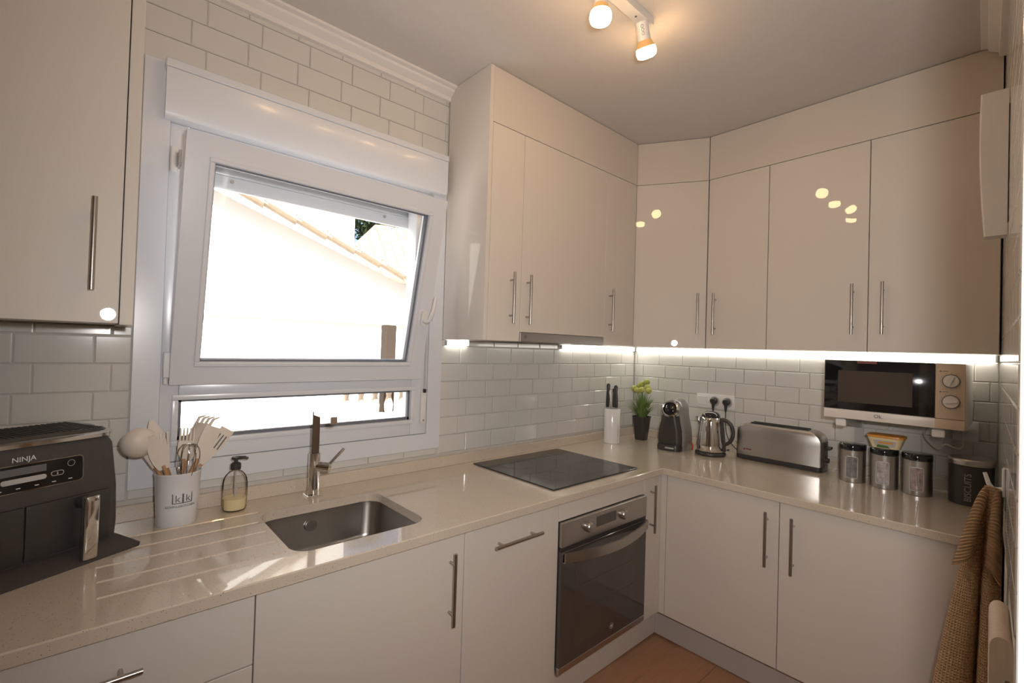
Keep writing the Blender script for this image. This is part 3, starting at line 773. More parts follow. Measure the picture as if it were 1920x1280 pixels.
# ------------------------------------------------------------------ things on the worktop
def loft_rr(bm, secs, n=6, cap=True):
    """secs: (x0,x1,y0,y1,r,z)"""
    return ring_strip(bm, [[(x, y, s[5]) for x, y in rrect(s[0], s[1], s[2], s[3], s[4], n)] for s in secs], True, cap)
def bent(bm, c, r, a0, w, z0, z1, th=.0006, rc=.0, n=8):
    """curved patch on a cylinder; a0 = facing angle, w = arc width"""
    da = w/r
    out = []
    if rc:
        pts = rrect(-w/2, w/2, z0, z1, rc, 4)
    else:
        pts = [(-w/2+w*i/n, z0) for i in range(n+1)] + [(w/2-w*i/n, z1) for i in range(n+1)]
    ring_strip(bm, [[(c[0]+R*math.cos(a0+u/r), c[1]+R*math.sin(a0+u/r), z) for u, z in pts] for R in (r, r+th)])
def bend_text(bm, c, r, a0, z, flip=1):
    for v in bm.verts:
        a = a0 + flip*v.co.x/r; R = r + .0002 + v.co.z
        v.co = Vector((c[0]+R*math.cos(a), c[1]+R*math.sin(a), z+v.co.y))

def air_fryer():
    t = thing('air_fryer', 'black two-drawer air fryer with chrome trim at the left edge', 'air fryer', (-3.001, -.317, CT), math.radians(28.27))
    L = dict(local=True)
    bm = B(); loft_rr(bm, [(-.235, .232, -.05, .2, .012, 0), (-.236, .233, -.051, .2, .012, .008), (-.21, .208, -.004, .2, .02, .03)]); obj('base_plate', bm, M['blackmat'], t, smooth=True, **L)
    bm = B(); loft_rr(bm, [(-.206, .206, .002, .215, .03, .03), (-.210, .210, 0, .218, .035, .07), (-.208, .208, .002, .216, .035, .17), (-.200, .200, .008, .21, .04, .285), (-.193, .193, .014, .205, .045, .305)]); obj('body', bm, M['blackmat'], t, smooth=True, **L)
    bm = B(); loft_rr(bm, [(-.197, .197, .008, .208, .05, .3055), (-.203, .203, .003, .213, .055, .309), (-.203, .203, .003, .213, .055, .318), (-.197, .197, .009, .207, .05, .322)]); obj('chrome_band', bm, M['chrome'], t, smooth=True, **L)
    bm = B(); loft_rr(bm, [(-.192, .192, .016, .2, .05, .3222), (-.186, .186, .022, .195, .05, .330)]); lid = obj('lid', bm, M['black'], t, smooth=True, **L)
    for k in range(28):
        u = -.17+k*.0123
        bm = B(); box(bm, (u, .03, .3302), (u+.006, .188, .3318)); obj('vent_rib', bm, M['blackmat'], lid, **L)
    # drawers
    for s in (-1, 1):
        bm = B(); a, b = sorted((s*.0015, s*.178)); box(bm, (a, -.006, .036), (b, .02, .168), .003, 2); d = obj('drawer', bm, M['black'], t, smooth=True, **L)
        bm = B(); c = s*.11
        box(bm, (c-.015, -.046, .14), (c+.015, -.006, .165), .004, 2); obj('handle_mount', bm, M['black'], d, smooth=True, **L)
        bm = B(); secs = []
        for z, o in ((.012, .0), (.016, .004), (.05, .005), (.155, .006), (.167, .003), (.17, 0)):
            secs.append((c-.017, c+.017, -.054-o*.5, -.036, .008, z))
        loft_rr(bm, secs, 4); obj('handle', bm, M['chrome'], d, smooth=True, label='chrome drawer handle', **L)
    # control panel on the upper front (leans back a little)
    tl = math.atan2(.006, .115); F = Matrix.Translation((0, .0005, .17)) @ Matrix.Rotation(-tl, 4, 'X')
    def fp(name, bm, m, par, **k): bm.transform(F); return obj(name, bm, m, par, local=True, **k)
    def plate(u0, u1, z0, z1, r, y0, y1):
        bm = B(); pts = rrect(u0, u1, z0, z1, r, 4); ring_strip(bm, [[(u, y0, z) for u, z in pts], [(u, y1, z) for u, z in pts]]); return bm
    cp = fp('control_panel', plate(-.116, .116, .035, .1, .01, .004, -.0015), M['blackgl'], t)
    bm = B(); o, i = rrect(-.116, .116, .035, .1, .01, 4), rrect(-.1142, .1142, .0368, .0982, .0085, 4)
    ring_strip(bm, [[(u, -.0016, z) for u, z in i], [(u, -.0022, z) for u, z in i], [(u, -.0022, z) for u, z in o], [(u, -.0016, z) for u, z in o]], True, False); fp('panel_rim', bm, M['chrome'], cp)
    fp('display', plate(-.045, .04, .075, .092, .001, -.0015, -.0022), M['grey'], cp)
    fp('slider_button', plate(-.043, .04, .056, .068, .0055, -.0015, -.003), M['lightgrey'], cp)
    for u in (-.085, .062):
        bm = B(); o, i = rrect(u-.013, u+.013, .058, .07, .0055, 4), rrect(u-.0118, u+.0118, .0592, .0688, .0045, 4)
        ring_strip(bm, [[(x, -.0016, z) for x, z in i], [(x, -.0021, z) for x, z in i], [(x, -.0021, z) for x, z in o], [(x, -.0016, z) for x, z in o]], True, False); fp('zone_button', bm, M['lightgrey'], cp)
        bm = text_bm('1' if u < 0 else '2', .008, .0003); bm.transform(Matrix.Translation((u, -.0018, .0612)) @ Matrix.Rotation(PI/2, 4, 'X')); fp('lettering', bm, M['ceram'], cp)
    bm = B(); tube(bm, [(.09+.0075*math.cos(a), -.0018, .083+.0075*math.sin(a)) for a in [2*PI*k/20 for k in range(21)]], .0005, 4, False); fp('start_ring', bm, M['lightgrey'], cp)
    for u in (-.078, -.045, -.012, .022, .055, .088):
        fp('button_mark', plate(u-.004, u+.004, .0435, .0455, .0005, -.0015, -.0022), M['ceram'], cp)
    bm = text_bm('NINJA', .0165, .0005); bm.transform(Matrix.Translation((-.002, -.0022, .106)) @ Matrix.Rotation(PI/2, 4, 'X')); fp('lettering', bm, M['ceram'], t)
air_fryer()

def crock():
    cx, cy = -2.677, -.113
    t = thing('utensil_crock', 'white oval metal utensil pot printed with a boxed grey logo', 'pot', (cx, cy, CT))
    bm = B(); lathe(bm, [(.0515, 0), (.053, .002), (.0575, .08), (.0605, .155), (.0625, .158), (.0625, .162), (.0595, .162), (.057, .155), (.054, .08), (.05, .006), (.001, .005)], (cx, cy, CT), 48, 1.0, .9)
    obj('body', bm, M['enamel'], t, smooth=True)
    a0 = math.atan2(-1.9-cy, -2.9-cx) + .24
    r = .0565; e = .0012
    def fl(bm):   # follow the oval
        for v in bm.verts: v.co.y = cy + (v.co.y-cy)*.9
        return bm
    def tb(s, size, u, z):
        bm = text_bm(s, size, .0003); 
        for v in bm.verts: v.co.x += u
        bend_text(bm, (cx, cy), r+e, a0, z); return fl(bm)
    logo = obj('logo', tb('k', .03, -.0125, .975), M['grey'], t, label='grey printed boxed letters')
    obj('logo', tb('k', .03, .0145, .975), M['grey'], t)
    def rect(u0, u1, z0, z1):
        bm = B(); bent(bm, (cx, cy), r+e, a0+(u0+u1)/2/r, abs(u1-u0), z0, z1, .0006, n=4); return fl(bm)
    for q in ((-.0265, -.0235, .970, 1.008), (-.0015, .0035, .970, 1.008), (.0235, .0265, .970, 1.008), (-.0235, -.0015, .970, .9725), (.0035, .0235, .970, .9725), (-.0235, -.018, 1.0055, 1.008), (-.007, .009, 1.0055, 1.008), (.018, .0235, 1.0055, 1.008)):
        obj('logo_line', rect(*q), M['grey'], t)
    obj('lettering', tb('KOMPASSKITCHEN', .0095, -.004, .958), M['grey'], t)
    # utensils: each a thing, standing in the pot
    g = 'kitchen utensils in the white pot'
    def ut(name, label, p0, p1, up=(0, -1, 0)):
        p0, p1 = Vector(p0), Vector(p1); d = (p1-p0).normalized(); y = Vector(up); y = (y-d*y.dot(d)).normalized(); x = y.cross(d)
        m = Matrix((x, y, d)).transposed().to_4x4(); m.translation = p0
        return thing(name, label, 'utensil', mat4=m, group=g), (p1-p0).length
    def handle(t, L, m=M['wood'], r=.0068): 
        bm = B(); lathe(bm, [(r*.5, 0), (r, .004), (r*1.1, L*.5), (r*.8, L)], n=12); obj('handle', bm, m, t, smooth=True, local=True)
    def blade(t, z0, z1, w, m=M['sil'], thick=.003, pts=None, curve=0.0, name='head'):
        bm = B(); N = 14; rings = []
        for i in range(N+1):
            u = i/N; z = z0+(z1-z0)*u
            ww = pts(u)*w
            yy = curve*(u*u)
            rings.append([(-ww, yy-thick*.5, z), (-ww*.6, yy-thick*.75, z), (ww*.6, yy-thick*.75, z), (ww, yy-thick*.5, z), (ww, yy+thick*.5, z), (ww*.6, yy+thick*.75, z), (-ww*.6, yy+thick*.75, z), (-ww, yy+thick*.5, z)])
        ring_strip(bm, rings); return obj(name, bm, m, t, smooth=True, local=True)
    def bowl(t, c, r, m=M['sil'], depth=.7, ry=1.0):
        bm = B(); N = 8
        prof = [(r*math.sin(PI/2*i/N), -r*depth*math.cos(PI/2*i/N)) for i in range(N+1)] + [((r-.003)*math.sin(PI/2*i/N), -(r-.004)*depth*math.cos(PI/2*i/N)) for i in range(N, -1, -1)]
        prof = [(max(a, .0006), b) for a, b in prof]
        lathe(bm, prof, n=24, sy=ry); bm.transform(Matrix.Translation(c)); return bm
    ell = lambda u: max(.12, math.sin(PI*min(1, .16+u*.8))**.7)
    zb = CT+.008
    # ladle: bowl seen from behind, at the far left
    t1, L = ut('ladle', 'beige silicone ladle, leftmost in the pot', (-2.645, -.115, zb), (-2.782, -.095, 1.165))
    handle(t1, L*.68); blade(t1, L*.66, L*.88, .010, thick=.006, pts=lambda u: .8+.3*u)
    bm = bowl(t1, (0, 0, 0), .047, depth=.8); bm.transform(Matrix.Translation((0, .012, L-.008)) @ Matrix.Rotation(math.radians(70), 4, 'X') @ Matrix.Rotation(PI, 4, 'X') @ Matrix.Scale(-1, 4, (0,0,1))); obj('head', bm, M['sil'], t1, smooth=True, local=True)
    t2, L = ut('serving_spoon', 'solid beige spoon in front of the ladle', (-2.655, -.135, zb), (-2.752, -.13, 1.178))
    handle(t2, L*.66); blade(t2, L*.62, L, .023, pts=ell, curve=.01)
    t3, L = ut('serving_spoon', 'rounded beige spoon tip showing behind the ladle', (-2.66, -.09, zb), (-2.748, -.07, 1.218))
    handle(t3, L*.66); blade(t3, L*.62, L, .021, pts=ell)
    t4, L = ut('slotted_turner', 'small beige slotted tip behind the solid spoon', (-2.69, -.09, zb), (-2.715, -.075, 1.178))
    handle(t4, L*.6)
    h = blade(t4, L*.58, L*.86, .013, pts=lambda u: .5+.5*u)
    for k in (-1, 0, 1): 
        bm = B(); box(bm, (k*.009-.003, -.0015, L*.855), (k*.009+.003, .0015, L), .001); obj('tine', bm, M['sil'], t4, local=True)
    t5, L = ut('pasta_fork', 'cream pronged pasta fork in the middle of the pot', (-2.68, -.1, zb), (-2.652, -.085, 1.186))
    handle(t5, L*.66); blade(t5, L*.64, L*.86, .021, pts=lambda u: .35+.65*min(1, u*1.8))
    for k in range(5):
        bm = B(); u = -.018+k*.009; tube(bm, [(u, 0, L*.85), (u, -.004, L*.93), (u*1.05, -.013, L)], [.0032, .003, .002], 8); obj('tine', bm, M['sil'], t5, smooth=True, local=True)
    t6, L = ut('spaghetti_server', 'large curved beige server with a round hole, tallest in the pot', (-2.705, -.105, zb), (-2.612, -.06, 1.226), (-.75, -.65, 0))
    handle(t6, L*.6)
    bm = B(); N = 12
    rings = []
    for i in range(N+1):
        u = i/N; z = L*.52+L*.4*u; ww = .008+.022*math.sin(PI*.5*min(1, u*1.5)); yy = -.03*max(0, u-.35)**1.5
        rings.append([(-ww, yy-.006, z), (0, yy, z), (ww, yy-.006, z), (ww, yy-.003, z), (0, yy+.0035, z), (-ww, yy-.003, z)])
    ring_strip(bm, rings); obj('head', bm, M['sil'], t6, smooth=True, local=True)
    for u in (-.024, -.008, .008, .024):
        bm = B(); tube(bm, [(u, -.018, L*.9), (u*1.1, -.026, L*.97), (u*1.1, -.05, L*1.0)], [.005, .0045, .002], 8); obj('tooth', bm, M['sil'], t6, smooth=True, local=True)
    bm = B(); lathe(bm, [(.007, 0), (.0085, .0008), (.007, .0016)], n=16); bm.transform(Matrix.Translation((0, -.006, L*.8)) @ Matrix.Rotation(PI/2, 4, 'X')); obj('hole_rim', bm, M['ceram'], t6, local=True)
    t7, L = ut('spatula', 'broad beige spatula leaning right in front', (-2.71, -.135, zb), (-2.588, -.128, 1.192))
    handle(t7, L*.66); blade(t7, L*.62, L, .024, pts=lambda u: .3+.7*min(1, u*1.6)**.8 if u < .94 else .85, thick=.004)
    t8, L = ut('slotted_turner', 'flat beige turner leaning furthest right over the sill', (-2.725, -.1, zb), (-2.538, -.075, 1.172))
    handle(t8, L*.6); blade(t8, L*.58, L, .022, pts=lambda u: .3+.7*min(1, u*1.8))
    for k in (-1, 0, 1):
        bm = B(); box(bm, (k*.011-.002, -.0036, L*.78), (k*.011+.002, .0036, L*.93)); obj('slot', bm, M['grey'], t8, local=True)
    t9, L = ut('whisk', 'steel balloon whisk standing at the front of the pot', (-2.665, -.14, zb), (-2.655, -.147, 1.148))
    handle(t9, L*.45, M['steel'])
    for k in range(5):
        a = PI*k/5+.2; bm = B(); pts = []
        for i in range(17):
            s = i/16; th = PI*s
            rr = .030*math.sin(th)**.75*(1 if th < PI/2 else 1); zz = L*.44+(L*.56)*(math.sin(th/1.0) if False else (1-abs(2*s-1)**1.7))
            sg = 1 if s < .5 else -1
            q = abs(2*s-1); rr = .030*math.sin(PI*min(1, (1-q)*.62+.0))if False else .031*(1-(2*(1-q)-1.15)**2/1.35) if q > 0 else 0
            rr = .031*math.sin(PI*(.05+.95*(q)))**.7 if q > 0 else 0
            pts.append((sg*rr*math.cos(a), sg*rr*math.sin(a), zz))
        tube(bm, pts, .0012, 6); obj('wire', bm, M['chrome'], t9, smooth=True, local=True)
crock()

def soap():
    cx, cy = -2.513, -.089
    t = thing('soap_dispenser', 'clear pump bottle part filled with cream soap beside the utensil pot', 'bottle', (cx, cy, CT))
    prof = [(.028, 0), (.034, .002), (.0365, .012), (.0378, .05), (.0376, .088), (.035, .106), (.029, .119), (.02, .129), (.013, .132), (.013, .138)]
    bm = B(); lathe(bm, prof, (cx, cy, CT), 32); obj('bottle', bm, M['clear'], t, smooth=True)
    bm = B(); lathe(bm, [(.027, .003), (.033, .005), (.0352, .013), (.0366, .042), (.001, .0425)], (cx, cy, CT), 32); obj('soap', bm, M['soap'], t, smooth=True, label='cream liquid soap')
    bm = B(); cyl(bm, (cx, cy, CT+.044), (cx, cy, CT+.13), .0028, n=8); obj('dip_tube', bm, M['lightgrey'], t)
    bm = B(); lathe(bm, [(.0155, .137), (.016, .139), (.016, .156), (.012, .16), (.006, .161), (.006, .172)], (cx, cy, CT), 24); p = obj('pump_collar', bm, M['black'], t, smooth=True)
    bm = B(); lathe(bm, [(.0125, .171), (.014, .174), (.013, .179), (.004, .181)], (cx, cy, CT), 20); tube(bm, [(cx, cy, CT+.176), (cx+.024, cy-.012, CT+.177), (cx+.034, cy-.016, CT+.172)], [.006, .005, .004], 10); obj('pump_head', bm, M['black'], p, smooth=True)
soap()

def knives():
    cx, cy = -.413, -.12
    t = thing('knife_holder', 'tall white ceramic cylinder holding kitchen knives', 'holder', (cx, cy, CT))
    bm = B(); lathe(bm, [(.049, 0), (.051, .002), (.051, .214), (.05, .216), (.0475, .216), (.0465, .2), (.0465, .01), (.001, .008)], (cx, cy, CT), 40); obj('body', bm, M['ceram'], t, smooth=True)
    def knife(x, y, ztop, hl, lab, r=.010, tilt=(0, 0), m=M['black']):
        d = Vector((tilt[0], tilt[1], 1)).normalized(); top = Vector((x, y, ztop)); s = top-d*hl; L = (s.z-CT-.012)/d.z; b0 = s-d*L
        k = thing('knife', lab, 'knife', tuple(b0), group='knives in the white holder')
        sd = Vector((.42, -.9, 0)); sd = (sd-d*sd.dot(d)).normalized(); n = d.cross(sd)
        bm = B(); ring_strip(bm, [[p+sd*a+n*b for a, b in ((-.0+w*-.5, -.0008), (w*.5, -.0003), (w*.5, .0003), (w*-.5, .0008))] for p, w in ((b0, .006), (b0+d*L*.3, .018), (s, .02))]); obj('blade', bm, M['steel'], k)
        bm = B(); rings = []
        for q, w in ((0, .75), (.06, .9), (.35, 1), (.7, .85), (.93, 1.1), (1, .6)):
            p = s+d*hl*q; rings.append([p+sd*r*w*math.cos(a)+n*r*.65*w*math.sin(a) for a in [2*PI*i/12 for i in range(12)]])
        ring_strip(bm, rings); obj('handle', bm, m, k, smooth=True)
    knife(-.41, -.083, 1.268, .15, 'black-handled knife at the left of the white holder', .0115, (0, -.03))
    knife(-.40, -.118, 1.240, .12, 'short black-handled knife in the middle of the white holder', .009, (.03, .04))
    knife(-.425, -.150, 1.262, .14, 'black-handled knife with rounded end at the right of the white holder', .0115, (0, .05))
    knife(-.43, -.108, 1.225, .10, 'slim steel-handled knife between the black-handled ones', .006, (-.02, .12), M['steel'])
knives()

def plant():
    cx, cy = -.158, -.172
    t = thing('potted_plant', 'artificial grass plant with lime pompom flowers in a black pot', 'plant', (cx, cy, CT))
    bm = B(); loft_rr(bm, [(cx-.032, cx+.032, cy-.032, cy+.032, .016, CT), (cx-.034, cx+.034, cy-.034, cy+.034, .016, CT+.003), (cx-.047, cx+.047, cy-.047, cy+.047, .02, CT+.148), (cx-.050, cx+.050, cy-.050, cy+.050, .021, CT+.150), (cx-.050, cx+.050, cy-.050, cy+.050, .021, CT+.155), (cx-.045, cx+.045, cy-.045, cy+.045, .019, CT+.153), (cx-.043, cx+.043, cy-.043, cy+.043, .018, CT+.135)]); obj('pot', bm, M['black'], t, smooth=True)
    rnd = random.Random(5)
    bm = B()
    for k in range(150):
        a = rnd.uniform(0, 2*PI); r0 = rnd.uniform(0, .022); ln = rnd.uniform(.14, .25); sp = rnd.uniform(.2, 1.5)
        p = Vector((cx+r0*math.cos(a), cy+r0*math.sin(a), CT+.13)); out = Vector((math.cos(a), math.sin(a), 0)); sd = Vector((-out.y, out.x, 0))
        w = rnd.uniform(.0028, .0048); prev = None
        for i in range(6):
            u = i/5; q = p + out*(sp*ln*.5*u**1.1) + Vector((0, 0, ln*(u*1.02 - .46*sp*u**2.4)))
            q.x = min(q.x, -.006); q.y = min(q.y, -.006)
            ww = w*(1-.85*u**2); c = (bm.verts.new(q-sd*ww), bm.verts.new(q+sd*ww))
            if prev: bm.faces.new((prev[0], prev[1], c[1], c[0]))
            prev = c
    obj('foliage', bm, M['leaf'], t, kind='stuff')
    for i, (dx, dy, z) in enumerate(((-.01, .056, 1.232), (-.03, .02, 1.222), (.015, .012, 1.262), (-.03, -.014, 1.228), (.005, -.034, 1.245), (.02, -.02, 1.28), (.03, .04, 1.25), (-.01, -.052, 1.225))):
        bm = B(); tube(bm, bez((cx+dx*.2, cy+dy*.2, CT+.13), (cx+dx*.2, cy+dy*.2, 1.12), (cx+dx*.8, cy+dy*.8, 1.17), (cx+dx, cy+dy, z-.008), 6), .0014, 5); s = obj('stem', bm, M['leaf'], t)
        bm = B(); bmesh.ops.create_icosphere(bm, subdivisions=3, radius=.0195)
        for v in bm.verts: v.co *= 1+.16*math.sin(v.co.x*900+i)*math.sin(v.co.y*850)*math.cos(v.co.z*800)
        bm.transform(Matrix.Translation((cx+dx, cy+dy, z))); obj('flower', bm, M['flower'], t, smooth='all', label='lime green pompom flower')
plant()

def coffee():
    ang = math.atan2(-1.3+.42, -2.7+.23)      # front turned towards the room
    t = thing('coffee_machine', 'black and silver capsule coffee machine beside the plant', 'coffee machine', (-.232, -.452, CT), 0)
    F = Matrix.Translation((-.232, -.452, CT)) @ Matrix.Rotation(ang-PI-math.radians(9), 4, 'Z')
    # local: -x is the front, y to the left seen from the camera is +
    def part(name, bm, m, par=t, **k): bm.transform(F); return obj(name, bm, m, par, **k)
    prof = [(0, .078), (.006, .081), (.06, .082), (.12, .078), (.17, .066), (.205, .06), (.24, .062), (.27, .055), (.29, .038), (.297, .015)]
    bm = B(); loft_rr(bm, [(-.06, .11-.25*max(0, z-.2), -w, w, min(w*.8, .045), z) for z, w in prof], 6); part('silver_shell', bm, M['silver'], smooth=True)
    bm = B(); loft_rr(bm, [(-.083, .02, -w*.90+.012, w*1.0, min(w*.6, .035), z) for z, w in prof if .0 <= z <= .21], 6); part('front_shell', bm, M['black'], smooth=True)
    bm = B(); loft_rr(bm, [(-.105, -.02, -.062, .078, .035, 0), (-.107, -.02, -.064, .08, .036, .02), (-.102, -.02, -.06, .076, .034, .034)], 6); part('drip_tray', bm, M['black'], smooth=True)
    # chrome head with dark capsule window
    bm = B(); 
    lathe(bm, [(.047, -.012), (.052, 0), (.047, .012), (.04, .014)], n=32, cap=False)
    R = Matrix.Translation((-.07, .006, .243)) @ Matrix.Rotation(math.radians(-68), 4, 'Y')
    bm.transform(R); hd = part('chrome_ring', bm, M['chrome'], smooth=True)
    bm = B(); lathe(bm, [(.045, -.05), (.044, 0), (.034, .012), (.018, .018), (.001, .02)], n=28); bm.transform(R); part('head', bm, M['blackgl'], smooth=True)
    bm = B(); box(bm, (-.112, -.03, .014), (-.106, .02, .022)); part('badge', bm, M['lightgrey'])
coffee()

def kettle():
    cx, cy = -.209, -.662
    t = thing('kettle', 'shiny steel jug kettle with black handle and base', 'kettle', (cx, cy, CT))
    bm = B(); lathe(bm, [(.080, 0), (.083, .004), (.083, .014), (.078, .02), (.001, .021)], (cx, cy, CT), 40); obj('power_base', bm, M['black'], t, smooth=True)
    bm = B(); lathe(bm, [(.072, .022), (.0735, .025), (.072, .06), (.066, .13), (.0585, .19), (.056, .205), (.052, .214), (.045, .219)], (cx, cy, CT), 48); obj('body', bm, M['chrome'], t, smooth=True)
    bm = B(); lathe(bm, [(.051, .214), (.05, .224), (.044, .236), (.03, .245), (.012, .249), (.001, .2495)], (cx, cy, CT), 36); obj('lid', bm, M['blackgl'], t, smooth=True)
    h = Vector((.22, -.975, 0)).normalized(); s = Vector((-h.y, h.x, 0)); c = Vector((cx, cy, CT))
    bm = B(); ring_strip(bm, [[c+h*(.058+o)+s*w+Vector((0, 0, z)) for o, w in ((-.02, -.012), (0.012, -.012), (.012, .012), (-.02, .012))] for z, o in ((.03, 0),) ][0:0] or [[c+h*(r+o)+s*w+Vector((0, 0, z)) for o, w in ((-.03, -.013), (.008, -.011), (.008, .011), (-.03, .013))] for z, r in ((.026, .074), (.13, .066), (.2, .058), (.215, .052))]); st = obj('handle_spine', bm, M['black'], t, smooth=True)
    bm = B(); pts = bez(c+h*.058+Vector((0, 0, .205)), c+h*.125+Vector((0, 0, .215)), c+h*.15+Vector((0, 0, .09)), c+h*.07+Vector((0, 0, .062)), 14)
    tube(bm, pts, [.012, .0115, .0115]+[.0105]*9+[.0095, .009, .0085], 12); obj('handle', bm, M['black'], t, smooth=True)
    bm = B(); ring_strip(bm, [[c-h*.05+s*.03+Vector((0, 0, .175)), c-h*.05-s*.03+Vector((0, 0, .175)), c-h*.066+Vector((0, 0, .165))], [c-h*.045+s*.03+Vector((0, 0, .214)), c-h*.045-s*.03+Vector((0, 0, .214)), c-h*.083+Vector((0, 0, .214))]]); obj('spout', bm, M['chrome'], t)
    bm = B(); box(bm, c+h*.085+Vector((-.008, -.006, .036)), c+h*.105+Vector((.008, .006, .042))); obj('switch_lever', bm, M['black'], t)
    # red clip lying against the base on the left
    bm = B(); p = c-h*.10-Vector((.0, 0, 0)); tube(bm, [p+Vector((.035, .022, .045)), p+Vector((.02, .008, .03)), p+Vector((.0, .0, .012))], .005, 8); r = obj('clip_body', bm, M['red'], None)
    bm = B(); 
    props(r, 'small red plastic clip lying between coffee machine and kettle', 'clip'); r.name = 'bag_clip'
    bm.free()
kettle()

def toaster():
    y0, y1 = -.790, -1.203; xf, xb = -.163, -.035
    t = thing('toaster', 'long brushed steel toaster with black base', 'toaster', ((xf+xb)/2, (y0+y1)/2, CT))
    bm = B(); loft_rr(bm, [(xf-.002, xb+.002, y1-.002, y0+.004, .02, CT+.004), (xf-.002, xb+.002, y1-.002, y0+.004, .022, CT+.026)]); obj('base', bm, M['black'], t, smooth=True)
    for x in (xf+.02, xb-.02):
        for y in (y0-.03, y1+.03):
            bm = B(); cyl(bm, (x, y, CT), (x, y, CT+.005), .008, n=10); obj('foot', bm, M['black'], t)
    bm = B()
    def prof(i):
        p = []
        zt = CT+.198-i; za = CT+.0262
        for c, a in (((y0-.05, zt-.05), 0), ((y1+.06, zt-.06), 90)):
            r = .05 if a == 0 else .06
            for k in range(9):
                th = math.radians(a+90*k/8); p.append((c[0]+(r-i)*math.cos(th), c[1]+r*math.sin(th)-i*0))
        p.append((y1+i, za)); p.append((y0-i, za)); return p
    rings = []
    for x, i in ((xf+.012, .012), (xf+.004, .004), (xf, 0), (xf, 0)):
        pass
    for x, i in ((xf, .008), (xf+.003, .003), (xf+.012, 0), (xb-.012, 0), (xb-.003, .003), (xb, .008)):
        rings.append([(x, y, z) for y, z in prof(i)])
    ring_strip(bm, rings); obj('body', bm, M['steel'], t, smooth=True)
    bm = B(); box(bm, ((xf+xb)/2-.016, y1+.07, CT+.196), ((xf+xb)/2+.016, y0-.06, CT+.2005), .001); obj('slot', bm, M['black'], t)
    for s in (-.022, .018):
        bm = B(); box(bm, ((xf+xb)/2+s, y1+.07, CT+.196), ((xf+xb)/2+s+.004, y0-.06, CT+.207), .001); obj('slot_rail', bm, M['black'], t)
    bm = B(); box(bm, (xf+.035, y1-.006, CT+.03), (xb-.035, y1+.004, CT+.15), .002); pl = obj('end_panel', bm, M['black'], t)
    bm = B(); box(bm, (xf+.045, y1-.03, CT+.115), (xb-.045, y1-.004, CT+.128), .004, 2); obj('lever', bm, M['black'], pl, smooth=True)
    bm = B(); cyl(bm, (xf+.05, y1-.006, CT+.06), (xf+.05, y1-.022, CT+.06), .012, n=18); obj('dial', bm, M['black'], pl, smooth=True)
    bm = B(); box(bm, (xf-.0006, y0-.046, CT+.052), (xf+.001, y0-.038, CT+.062)); box(bm, (xf-.0006, y0-.08, CT+.056), (xf+.001, y0-.05, CT+.062)); obj('badge', bm, M['redprint'], t)
toaster()

